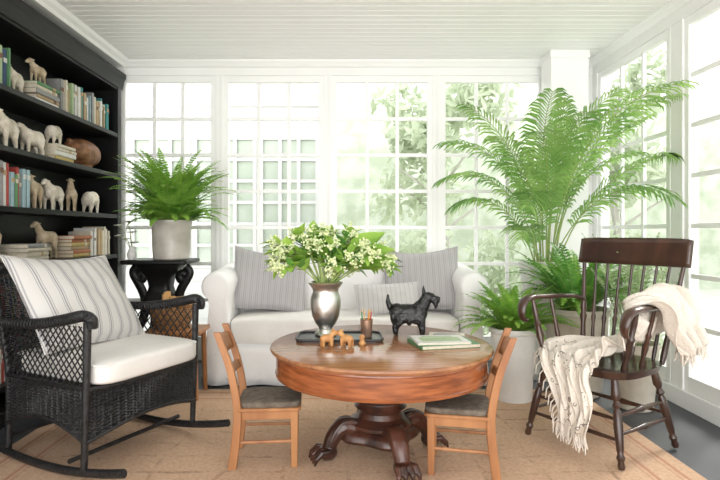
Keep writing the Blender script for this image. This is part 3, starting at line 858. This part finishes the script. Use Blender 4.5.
# ---------------------------------------------------------------- wicker rocker
rk=top('rocking_chair','black wicker rocking chair with white seat cushion','chair',(-1.35,3.03,RZ0),(0,0,math.radians(-27)))
HW=.365
def weave(g,P00,P10,P01,nst,nro,r=.0045,amp=.005,bow=None):
    O=Vector(P00);U=Vector(P10)-O;V=Vector(P01)-O;N=U.cross(V).normalized()
    bw=bow or (lambda u,v:Vector((0,0,0)))
    for i in range(nst+1):
        u=i/nst
        g.tube([O+U*u+V*v+bw(u,v) for v in (0,.25,.5,.75,1)],r*.9,4,cap=False)
    for j in range(nro+1):
        s=1 if j%2 else -1;v=j/nro
        pts=[O+V*v+U*(k/(nst*2))+N*amp*s*math.cos(pi*k/2)+bw(k/(nst*2),v) for k in range(nst*2+1)]
        g.tube(pts,r*1.15,4,cap=False)
def rockz(x):
    return .022+.20*(x+.02)**2
for s in (-1,1):
    g=G();P=[(x,s*HW,rockz(x)) for x in [-.90+i*1.48/24 for i in range(25)]]
    g.tube(P,.018,10,flat=1.15);g.obj('rocker',M_wicker,rk)
    g=G();g.tube([(.31,s*HW,rockz(.31)),(.325,s*HW,.4),(.335,s*HW,.76)],[.016,.018,.019],10)
    g.obj('front_post',M_wicker,rk)
    g=G();g.tube(smoothpath([(-.30,s*(HW-.01),rockz(-.3)),(-.29,s*(HW-.01),.42),(-.38,s*(HW-.02),.72),(-.50,s*(HW-.04),.98)],4),.018,10)
    g.obj('back_post',M_wicker,rk)
    g=G();P=smoothpath([(-.43,s*(HW-.01),.72),(-.25,s*(HW+.015),.715),(0,s*(HW+.02),.73),(.2,s*(HW+.02),.765),(.32,s*(HW+.012),.79),(.37,s*(HW+.005),.775),(.37,s*HW,.735)],5)
    g.tube(P,[.017+.005*math.sin(pi*i/len(P)) for i in range(len(P))],12,flat=1.3)
    for i in range(0,len(P)-1):
        for q in (0,.5):
            c=P[i].lerp(P[i+1],q)
            t=(P[i+1]-P[i]).normalized()
            a=Vector((0,s,0));b=t.cross(a).normalized();rr=.018+.005*math.sin(pi*(i+q)/len(P))
            g.tube([c+a*rr*1.3*math.cos(w)+b*rr*math.sin(w) for w in [2*pi*k/14 for k in range(15)]],.0034,4,cap=False)
    g.obj('arm',M_wicker,rk)
    g=G()
    x0,x1,z0,z1=-.29,.315,.44,.735
    n=15 if s<0 else 11
    for i in range(-n,2*n):
        for sg in (1,-1):
            st=(x1-x0)/n;pa=[]
            for k in range(13):
                z=z0+(z1-z0)*k/12;x=x0+i*st+sg*(z-z0)*.9+(0 if sg>0 else .3)
                if x0-.06*(k/12)<=x<=x1: pa.append((x,s*(HW+.004*sg),z))
            if len(pa)>1: g.tube(pa,.0038,5,cap=False)
    g.tube([(x0,s*HW,.44),(x1,s*HW,.44)],.010,6)
    g.obj('side_lattice',M_wicker,rk)
    arch=lambda u,v:Vector((0,0,(1-v)*.075*math.sin(pi*u)))
    g=G();weave(g,(-.29,s*HW,.19),(.31,s*HW,.19),(-.29,s*HW,.43),28,25,bow=arch)
    g.tube([Vector((-.29+.60*i/16,s*HW,.188))+arch(i/16,0) for i in range(17)],.011,8)
    g.obj('side_apron',M_wicker,rk)
belly=lambda u,v:Vector((.045*math.sin(pi*u),0,(1-v)*.065*math.sin(pi*u)))
g=G();weave(g,(.325,-HW,.19),(.325,HW,.19),(.325,-HW,.43),36,25,bow=belly)
edge=[Vector((.327,-HW+2*HW*i/20,.188))+belly(i/20,0) for i in range(21)]
g.tube(edge,.012,8);g.tube([Vector((.327,-HW+2*HW*i/20,.435))+belly(i/20,1) for i in range(21)],.014,8)
g.obj('front_apron',M_wicker,rk)
g=G();g.prism(rrect(.31,HW-.01,.03),'z',.415,.44);g.obj('seat',M_wicker,rk,bevel=.003)
for x in (.2,-.3):
    g=G();g.tube([(x,-HW,.075 if x>0 else .11),(x,HW,.075 if x>0 else .11)],.012,8);g.obj('stretcher',M_wicker,rk)
g=G();b=HW-.03
weave(g,(-.305,-b,.44),(-.305,b,.44),(-.49,-b,.95),30,44)
g.tube(smoothpath([(-.47,-b-.01,.92),(-.50,-b+.04,.98),(-.505,0,.99),(-.50,b-.04,.98),(-.47,b+.01,.92)],6),.024,10)
g.obj('backrest',M_wicker,rk)
g=roundbox((-.29,-HW+.025,.442),(.405,HW-.005,.565),.28,puff=.10);g.obj('seat_cushion',M_cush,rk,ang=80)
g=G();p=[(x*1.0+.056,y,.547) for x,y in rrect(.335,HW-.03,.05,5)];p.append(p[0])
g.tube(p,.005,6,cap=False);g.obj('cushion_welt',M_cush,rk)
fa=math.radians(-20)
me=pillowmesh('throw_pillow',.70,.60,.2,M_ps,slouch=.02)
o=link('throw_pillow',me)
Mx=T(-1.35,2.99,.58)@RZ(fa+pi/2)@RX(math.radians(-36))@RY(math.radians(3))
o.matrix_world=Mx
tag(o,'white pillow with grey stripes leaning on the rocking chair','pillow')

# ---------------------------------------------------------------- windsor armchair
AX=1.44;AY=3.07
wc=top('wooden_armchair','dark mahogany spindle back armchair with broad top rail','chair',(AX,AY,RZ0),(0,0,math.radians(-147.3)))
SZ=.475
g=G()
def seatfn(u,v):
    th=2*pi*u;r=v
    def se(x,e): return math.copysign(abs(x)**e,x)
    X=.27*se(math.cos(th),.6)*r;Y=.295*se(math.sin(th),.6)*r*(1+.05*math.cos(th))
    z=SZ-.018*(1-r**2)*(1 if X<.15 else .6)-(.006 if r>.97 else 0)
    return (X,Y,z)
g.grid(seatfn,48,10,closeu=True)
g.grid(lambda u,v:(seatfn(u,1)[0]*(1-.06*v),seatfn(u,1)[1]*(1-.06*v),SZ-.006-.04*v),48,4,closeu=True)
g.grid(lambda u,v:(seatfn(u,1-v)[0]*.94,seatfn(u,1-v)[1]*.94,SZ-.046),48,4,closeu=True)
g.obj('seat',M_wind,wc,ang=50)
def turned(g,p0,p1,prof,n=12):
    p0=Vector(p0);p1=Vector(p1);g.tube([p0.lerp(p1,t) for t,r in prof],[r for t,r in prof],n)
legp=[(0,.014),(.03,.019),(.08,.015),(.12,.022),(.16,.014),(.2,.018),(.45,.023),(.6,.020),(.64,.013),(.67,.023),(.72,.013),(.78,.024),(.9,.020),(1,.017)]
feet={}
for sx in (-1,1):
    for sy in (-1,1):
        f=(sx*.255+(-.02 if sx<0 else 0),sy*.285,.0);t=(sx*.185,sy*.205,SZ-.03);feet[(sx,sy)]=(Vector(f),Vector(t))
        g=G();turned(g,f,t,legp);g.obj('leg',M_wind,wc)
strp=[(0,.008),(.15,.010),(.4,.013),(.48,.018),(.52,.018),(.6,.013),(.85,.010),(1,.008)]
def legpt(k,t): return feet[k][0].lerp(feet[k][1],t)
for a,b,t in (((1,1),(-1,1),.36),((1,-1),(-1,-1),.36),((1,1),(1,-1),.30),((1,1),(1,-1),.52),((-1,1),(-1,-1),.42),((1,1),(-1,1),.56),((1,-1),(-1,-1),.56)):
    g=G();turned(g,legpt(a,t),legpt(b,t),strp,10);g.obj('stretcher',M_wind,wc)
def crest(u,v,dx=0):
    q=2*u-1;y=q*.335
    z=.99+.16*v
    if v>.5: z-=.008*abs(q)**6
    x=-.235+.25*y*y-(z-SZ)*.22
    return (x+dx,y,z)
g=G();g.grid(crest,30,6);g.obj('crest_rail',M_wind,wc,solid=.024,bevel=.004,ang=60)
n=7
spp=[(0,.009),(.1,.012),(.3,.010),(.38,.015),(.42,.009),(.46,.013),(.52,.009),(.8,.0075),(1,.008)]
for i in range(n):
    y=-.195+.39*i/(n-1)
    g=G();b=(-.235+.25*y*y,y*.95,SZ-.02);c=crest(.5+y*1.15/.67,.02)
    turned(g,b,c,spp,10);g.obj('spindle',M_wind,wc)
for s in (-1,1):
    g=G();b=(-.215,s*.24,SZ-.02);c=crest(.5+s*.45,.03)
    turned(g,b,c,[(0,.013),(.1,.017),(.3,.015),(.38,.022),(.42,.013),(.46,.020),(.55,.015),(.8,.012),(1,.011)],12);g.obj('back_post',M_wind,wc)
    bp=Vector(b).lerp(Vector(c),.56)
    g=G();P=smoothpath([bp,(bp.x+.10,s*.29,.785),(.08,s*.32,.795),(.19,s*.32,.795),(.25,s*.315,.775),(.275,s*.31,.72),(.265,s*.305,.675),(.24,s*.30,.665)],5)
    k=len(P);g.tube(P,[.019+.013*math.sin(pi*min(1,i/k*1.2)) for i in range(k)],12,flat=.55);g.obj('arm',M_wind,wc)
    for x,top_ in ((.17,.79),(.0,.79)):
        r=1.15 if x>.1 else .8
        g=G();turned(g,(x*.95,s*.24,SZ-.02),(x,s*.315,top_),[(0,.012*r),(.1,.017*r),(.2,.011*r),(.35,.02*r),(.5,.014*r),(.55,.019*r),(.6,.012*r),(.8,.014*r),(1,.010*r)],10)
        g.obj('arm_post',M_wind,wc)

# throw blanket
st=[((-.20,.385,.60),(-.04,.395,.56)),((-.23,.375,.70),(.02,.385,.68)),((-.26,.36,.79),(.09,.37,.785)),((-.27,.315,.83),(.13,.33,.825)),((-.27,.265,.81),(.15,.28,.80)),
    ((-.24,.22,.72),(.17,.24,.70)),((-.21,.18,.62),(.20,.21,.60)),((-.18,.10,.555),(.24,.185,.54)),((-.14,-.07,.525),(.27,.175,.525)),((-.02,-.20,.517),(.295,.175,.51)),((.14,-.235,.512),(.310,.18,.485)),
    ((.28,-.18,.485),(.335,.185,.43)),((.330,-.08,.38),(.345,.19,.34)),((.340,-.03,.27),(.350,.18,.24)),((.340,-.01,.18),(.350,.16,.15))]
A=smoothpath([a for a,b in st],7);B=smoothpath([b for a,b in st],7)
NU=len(A);NV=84
g=G()
def thr(i,v):
    a=A[i];b=B[i]
    t=(A[min(i+1,NU-1)]-A[max(i-1,0)]).normalized();w=(b-a);nn=w.cross(t).normalized()
    u=i/NU
    out=(A[i]+B[i])/2-Vector((0,.12,.5))
    if nn.dot(out)<0: nn=-nn
    amp=1.5*(1-u)**1.2+.85
    ruf=amp*(.013*math.sin(v*23+u*9+1.5*math.sin(u*14))+.009*math.sin(v*47-u*15)+.005*math.sin(u*40+v*9)+.004*math.sin(v*95+u*20))
    vv=v+.06*math.sin(u*16)*(1-v)+.06*math.sin(u*21+1)*v+.02*math.sin(v*23+u*9)
    return a.lerp(b,vv)+nn*(ruf+.018*amp)
vs_=[thr(i,j/(NV-1)) for i in range(NU) for j in range(NV)]
fs_=[(i*NV+j,(i+1)*NV+j,(i+1)*NV+j+1,i*NV+j+1) for i in range(NU-1) for j in range(NV-1)]
g.add(vs_,fs_)
th=top('throw_blanket','cream fringed throw blanket draped over the armchair arm','blanket',(AX,AY,RZ0),(0,0,math.radians(-147.3)))
M_throw=throwmat()
o=g.obj('cloth',M_throw,th,solid=.006,ang=180)
at=o.data.attributes.new('tu','FLOAT','POINT')
at.data.foreach_set('value',[i/NU for i in range(NU) for j in range(NV)])
for end in (NU-1,0):
    g=G()
    for j in range(0,NV,2):
        p=vs_[end*NV+j];L=R.uniform(.06,.10) if end else R.uniform(.04,.07)
        g.tube([p+Vector((0,0,.01)),p+Vector((R.uniform(-.008,.008),R.uniform(-.008,.008),-L*.5)),p+Vector((R.uniform(-.015,.015),R.uniform(-.015,.015),-L))],[.0035,.0045,.0025],5)
    if end:
        for i in range(int(NU*.62),NU,2):
            p=vs_[i*NV];
            g.tube([p,p+Vector((.01,-.02,-.03)),p+Vector((.012,-.025,-.08))],[.0035,.004,.0025],5)
    g.obj('fringe',M_throw,th)

# ---------------------------------------------------------------- plants
def frond(g,base,az,el,L,droop,nl,ll,lw,rr=.003,vee=.25,fwd=.5,leafdroop=.15,stem0=.0,gst=None,side=0,pw=1.3,three=False,prof=None):
    p=Vector(base);seg=26;P=[];D=[]
    for i in range(seg+1):
        t=i/seg;e=el-droop*t**pw;a=az+side*t
        d=Vector((math.cos(a)*math.cos(e),math.sin(a)*math.cos(e),math.sin(e)))
        P.append(p.copy());D.append(d);p=p+d*L/seg
    (gst or g).tube(P[::2],[rr*(1-.75*i/seg) for i in range(0,seg+1,2)],5,cap=False)
    for k in range(nl):
        t=stem0+(1-stem0)*(k+.5)/nl;f=t*seg;i=min(int(f),seg-1);q=f-i
        c=P[i].lerp(P[i+1],q);d=D[i];s=d.cross(Vector((0,0,1)))
        if s.length<.05: s=Vector((-math.sin(az),math.cos(az),0))
        s.normalize();n=s.cross(d)
        tt=(t-stem0)/(1-stem0)
        if prof=='fern': l=ll*min(1,tt*4+.3)*(1-tt**2.2)**.7*R.uniform(.9,1.08)+.004
        else: l=ll*(math.sin(pi*min(1,(tt*.80+.14)))**.6)*R.uniform(.85,1.08)
        fw=fwd+.5*tt*(0.4 if prof=='fern' else 1)+R.uniform(-.12,.12)
        for sg in (-1,1):
            dir_=(s*sg+d*fw+n*(vee+R.uniform(-.12,.12))).normalized();w=d*lw*.5
            if three:
                m1=c+dir_*l*.35+Vector((0,0,.02*l));m2=c+dir_*l*.72+Vector((0,0,-leafdroop*l*.35));tip=c+dir_*l*.97+Vector((0,0,-leafdroop*l))
                g.add([c-w*.4,c+w*.4,m1+w,m2+w*.8,tip,m2-w*.8,m1-w],[(0,1,2,6),(6,2,3,5),(5,3,4)])
            else:
                m1=c+dir_*l*.45;tip=c+dir_*l+Vector((0,0,-leafdroop*l))
                g.add([c-w*.6,c+w*.6,m1+w,tip,m1-w],[(0,1,2,4),(4,2,3)])
    return P
def pot(g,prof,n=36): g.lathe(prof,n,cap=False)
def clampx(g,cx,cy,m=.05):
    g.v=[(min(x,XR-m-cx),min(y,YB-m-cy),z) for x,y,z in g.v]

sx_,sy_=-1.53,4.50
ps=top('plant_stand','black scrolled pedestal plant stand by the window','plant stand',(sx_,sy_,0))
g=G();g.prism(rrect(.27,.22,.04),'z',.94,.975);g.obj('top',M_black,ps,bevel=.010)
prof=[(.205,.94),(.20,.92),(.17,.89),(.135,.85),(.11,.80),(.10,.75),(.115,.70),(.15,.655),(.16,.62),(.14,.585),(.10,.56),(.085,.50),(.09,.42),(.12,.34),(.17,.27),(.21,.22),(.235,.19)]
sq=lambda a,z:1/max(abs(math.cos(a))**6+abs(math.sin(a))**6,1e-6)**(1/6)
g=G();g.lathe(prof[::-1],48,rf=lambda a,z:sq(a,z)*.86,cap=True);g.obj('column',M_black,ps,ang=50)
# scrolled brackets: S-curved ribbons on both sides
for s in (-1,1):
    g=G()
    P=smoothpath([(s*.20,0,.915),(s*.235,0,.87),(s*.215,0,.815),(s*.165,0,.80),(s*.15,0,.835),(s*.175,0,.855),(s*.195,0,.84)],6)
    g.tube(P,.016,8,flat=2.2)
    P=smoothpath([(s*.215,0,.815),(s*.155,0,.70),(s*.13,0,.58),(s*.16,0,.46),(s*.215,0,.36),(s*.235,0,.27),(s*.20,0,.22)],6)
    g.tube(P,.017,8,flat=2.2)
    g.obj('scroll_bracket',M_black,ps)
g=G();g.prism(rrect(.25,.22,.03),'z',.09,.19);g.obj('base',M_black,ps,bevel=.015)
for a in (-1,1):
    for b in (-1,1):
        g=G();g.ell((a*.2,b*.17,.046),(.045,.045,.046));g.obj('foot',M_black,ps)
PZ=.976
FX,FY=-1.42,4.42
pf=top('potted_fern','lush green fern in a glazed stoneware crock','potted plant',(FX,FY,PZ))
g=G();pot(g,[(0,0),(.130,0),(.143,.01),(.150,.10),(.155,.28),(.163,.292),(.163,.32),(.150,.32),(.143,.29),(.143,.23),(0,.23)]);g.obj('pot',M_crock,pf,ang=35)
g=G();g.lathe([(0,.27),(.144,.27),(.144,.275),(0,.285)],20,cap=False);g.obj('soil',M_soil,pf)
g=G();gs=G()
for i in range(170):
    az=i*2.39996;el=.50+1.04*((i*.754877)%1)**.7
    L=(.42 if el<1.0 else .64)*R.uniform(.85,1.12)
    frond(g,(math.cos(az)*.06,math.sin(az)*.06,.27),az+R.uniform(-.3,.3),el,L,R.uniform(.8,1.8),30,R.uniform(.055,.08),.020,.0022,fwd=.25,vee=.1,gst=gs,leafdroop=.22,prof='fern',pw=1.7)
clampx(g,FX,FY);clampx(gs,FX,FY)
g.obj('foliage',M_fern,pf,smooth=False);gs.obj('stem',M_stem,pf)

bv=top('bud_vase','small white vase with white blooms beside the fern','vase',(-1.73,4.38,PZ))
g=G();pot(g,[(0,0),(.028,0),(.036,.02),(.038,.05),(.024,.08),(.02,.10),(.025,.108),(.02,.108),(.016,.10),(0,.06)],20);g.obj('vase_body',M_wpot,bv,ang=35)
g=G();gb=G()
for i in range(7):
    a=i*1.9;tip=Vector((-.04+.06*math.cos(a),.03*math.sin(a),.13+.028*i))
    g.tube([(0,0,.06),tip*.6+Vector((0,0,.06)),tip],.0022,5)
    for q in range(6):
        b=q*pi/3+i
        leaf(gb,tip,(math.cos(b),math.sin(b)-.4,.4),(0,0,1),.05,.038,.2,4)
g.obj('stem',M_stem,bv);gb.obj('blossom',M_petal,bv,ang=180)

f2=top('potted_fern','small green fern in a tall white pot on the floor','potted plant',(1.20,3.86,0))
g=G();pot(g,[(0,0),(.125,0),(.13,.01),(.155,.48),(.165,.49),(.165,.52),(.15,.52),(.14,.49),(.14,.44),(0,.44)]);g.obj('pot',M_wpot,f2,ang=35)
g=G();g.lathe([(0,.47),(.143,.47),(.143,.475),(0,.485)],20,cap=False);g.obj('soil',M_soil,f2)
g=G();gs=G()
for i in range(90):
    az=i*2.39996;el=R.uniform(.5,1.52)
    frond(g,(math.cos(az)*.05,math.sin(az)*.05,.48),az,el,R.uniform(.30,.46),R.uniform(.7,1.6),24,R.uniform(.045,.06),.020,.0022,fwd=.25,vee=.1,gst=gs,leafdroop=.15,prof='fern',pw=1.5)
g.obj('foliage',M_fern,f2,smooth=False);gs.obj('stem',M_stem,f2)

PX,PY=1.66,4.49
pl=top('potted_palm','tall feathery palm in a white footed planter','potted plant',(PX,PY,0))
g=G();pot(g,[(0,0),(.17,0),(.17,.05),(.12,.09),(.09,.16),(.09,.50),(.12,.58),(.15,.62),(.17,.66),(.20,.90),(.215,.93),(.215,.96),(.195,.96),(.185,.92),(.17,.8),(0,.8)]);g.obj('planter',M_wpot,pl,ang=35)
g=G();g.lathe([(0,.89),(.182,.89),(.182,.9),(0,.91)],20,cap=False);g.obj('soil',M_soil,pl)
fr=[ # az(deg), elev, length, droop, side
 (182,1.38,1.30,2.0,.1),(168,1.48,1.50,1.7,.4),(203,1.22,1.05,1.9,-.2),(222,1.45,1.45,1.6,.1),(245,1.30,1.15,2.2,-.1),(268,1.45,1.60,1.5,0),
 (288,1.35,1.80,1.5,.2),(303,1.44,1.85,1.6,.1),(318,1.2,1.5,1.6,-.1),(335,1.42,1.5,1.3,-.3),(275,1.52,1.65,1.2,.5),(192,1.52,1.55,1.3,.3),
 (296,1.05,1.3,1.7,0),(312,1.5,1.65,1.2,.3),(232,1.0,.85,1.9,.2),(212,1.53,1.3,2.2,.5),(325,1.5,1.4,1.9,.2),(258,1.5,1.45,1.9,-.3),(284,1.54,1.5,.9,-.5),(240,1.5,1.6,1.2,.4)]
for az,el,L,dr,sd in fr:
    g=G();a=math.radians(az)
    g.cur=0
    gs=G()
    rr=R.uniform(.03,.09)
    frond(g,(math.cos(a)*rr,math.sin(a)*rr,.88),a,el,L*R.uniform(.94,1.04),dr,R.choice([30,33,36]),R.uniform(.24,.31),.021,.007,vee=.14,fwd=.8,leafdroop=.42,stem0=.32,gst=gs,side=sd,pw=1.8,three=True)
    g.cur=1;g.add(gs.v,gs.f)
    clampx(g,PX,PY)
    g.obj('frond',[M_palm,M_stem],pl,smooth=False)

QX,QY=1.72,4.02
bp_=top('potted_houseplant','bushy green houseplant in a large cream pot','potted plant',(QX,QY,0))
g=G();pot(g,[(0,0),(.16,0),(.17,.01),(.21,.30),(.22,.58),(.235,.60),(.235,.64),(.215,.64),(.205,.60),(.2,.5),(0,.5)]);g.obj('pot',M_pot,bp_,ang=35)
g=G();g.lathe([(0,.59),(.205,.59),(.205,.6),(0,.61)],20,cap=False);g.obj('soil',M_soil,bp_)
g=G();gs=G()
for i in range(85):
    az=i*2.39996;el=R.uniform(.7,1.5);L=R.uniform(.38,.74)
    g.cur=R.choice([0,1,0])
    frond(g,(math.cos(az)*.07,math.sin(az)*.07,.60),az,el,L*.95,R.uniform(.7,1.8),20,.07,.030,.004,fwd=.35,gst=gs,leafdroop=.2,prof='fern')
for q in (g,gs): clampx(q,QX,QY,.07)
g.obj('foliage',[M_leafd,M_fern],bp_,smooth=False);gs.obj('stem',M_stem,bp_)
VX,VY=1.98,3.68
sp_=top('potted_houseplant','airy silver leafed plant in a cream pot','potted plant',(VX,VY,0))
g=G();pot(g,[(0,0),(.10,0),(.11,.01),(.14,.40),(.15,.42),(.15,.45),(.135,.45),(.13,.42),(.12,.35),(0,.35)]);g.obj('pot',M_pot,sp_,ang=35)
g=G();g.lathe([(0,.41),(.13,.41),(.13,.415),(0,.42)],20,cap=False);g.obj('soil',M_soil,sp_)
g=G();gs=G()
for i in range(34):
    az=i*2.39996;el=R.uniform(1.2,1.54);L=R.uniform(.45,.85)
    frond(g,(math.cos(az)*.04,math.sin(az)*.04,.42),az,el,L,R.uniform(.3,.8),18,.030,.022,.0022,fwd=.6,gst=gs,stem0=.35,side=R.uniform(-.8,.8))
clampx(g,VX,VY,.07);clampx(gs,VX,VY,.07)
g.obj('foliage',M_var,sp_,smooth=False);gs.obj('stem',M_stem,sp_)

# ---------------------------------------------------------------- stool + basket + logs
sl=top('wooden_stool','small orange pine stool beside the sofa','stool',(-1.22,3.94,0))
g=G();g.prism(rrect(.20,.16,.02),'z',.475,.50);g.obj('seat',M_stool,sl,bevel=.004)
for a in (-1,1):
    for b in (-1,1):
        g=G();g.tube([(a*.17,b*.13,0),(a*.155,b*.12,.476)],[.016,.02],8);g.obj('leg',M_stool,sl)
g=G();g.box((-.16,-.125,.42),(.16,-.11,.475));g.box((-.16,.11,.42),(.16,.125,.475));g.obj('apron',M_stool,sl,smooth=False)
bk=top('wicker_basket','brown willow basket on the stool holding logs','basket',(-1.26,3.94,.501))
g=G()
for j in range(12):
    z=.012+j*.0135;r=.115+.035*math.sin(pi*.5*j/11)
    ph=(j%2)*pi
    g.tube([((r+.004*math.cos(14*w+ph))*math.cos(w),(r+.004*math.cos(14*w+ph))*math.sin(w)*.85,z) for w in [2*pi*k/84 for k in range(85)]],.0075,5,cap=False)
rr=.152;g.tube([(rr*math.cos(w),rr*math.sin(w)*.85,.175) for w in [2*pi*k/40 for k in range(41)]],.011,8,cap=False)
for k in range(28):
    w=2*pi*k/28;g.tube([(.11*math.cos(w),.11*math.sin(w)*.85,.0),(.15*math.cos(w),.15*math.sin(w)*.85,.17)],.004,4)
g.obj('body',M_basket,bk)
g=G();g.lathe([(0,0),(.115,0),(.115,.012),(0,.012)],24,M=Matrix.Diagonal((1,.85,1,1)),cap=False);g.obj('bottom',M_basket,bk)
for i in range(7):
    a=i*1.047;r=.062 if i else 0
    g=G();g.tube([(0,0,0),(0,0,R.uniform(.20,.25))],R.uniform(.022,.026),9)
    o=g.obj('log',M_log,loc=(-1.26+r*math.cos(a),3.94+r*.85*math.sin(a),.516),rot=(-.10*math.sin(a) if i else 0,.10*math.cos(a) if i else 0,a),ang=50)
    tag(o,'short split wood log standing in the basket','log','logs in the basket')

# ---------------------------------------------------------------- light + camera
w=bpy.data.worlds.new('World');sc.world=w;w.use_nodes=True
nt=w.node_tree;bg=nt.nodes['Background']
tc=nt.nodes.new('ShaderNodeTexCoord');sp=nt.nodes.new('ShaderNodeSeparateXYZ');cr=nt.nodes.new('ShaderNodeValToRGB')
cr.color_ramp.elements[0].position=.45;cr.color_ramp.elements[0].color=(.90,.89,.87,1)
cr.color_ramp.elements[1].position=.8;cr.color_ramp.elements[1].color=(.96,.98,1,1)
ad=nt.nodes.new('ShaderNodeMath');ad.operation='MULTIPLY_ADD';ad.inputs[1].default_value=.5;ad.inputs[2].default_value=.5
nt.links.new(tc.outputs['Generated'],sp.inputs[0]);nt.links.new(sp.outputs['Z'],ad.inputs[0]);nt.links.new(ad.outputs[0],cr.inputs['Fac'])
nt.links.new(cr.outputs['Color'],bg.inputs['Color'])
bg.inputs['Strength'].default_value=1.6
def sunlamp(name,e,ang,col,d):
    sun=bpy.data.lights.new(name,'SUN');sun.energy=e;sun.angle=math.radians(ang);sun.color=col
    so=bpy.data.objects.new(name,sun);COL.objects.link(so)
    so.rotation_euler=Vector(d).to_track_quat('-Z','Y').to_euler()
sunlamp('sun',2.0,14,(1,.96,.9),(-.75,-.55,-.85))
sunlamp('fill_sun',2.4,70,(1,.99,.97),(.12,1,.12))  # added fill from behind the camera; brightens the room and window bars

cam=bpy.data.cameras.new('camera');co=bpy.data.objects.new('camera',cam);COL.objects.link(co)
co.location=(0,0,1.2);co.rotation_euler=(pi/2,0,0)
cam.sensor_width=36;cam.lens=27;cam.shift_x=15/720;cam.shift_y=-8/720
cam.clip_start=.05
sc.camera=co
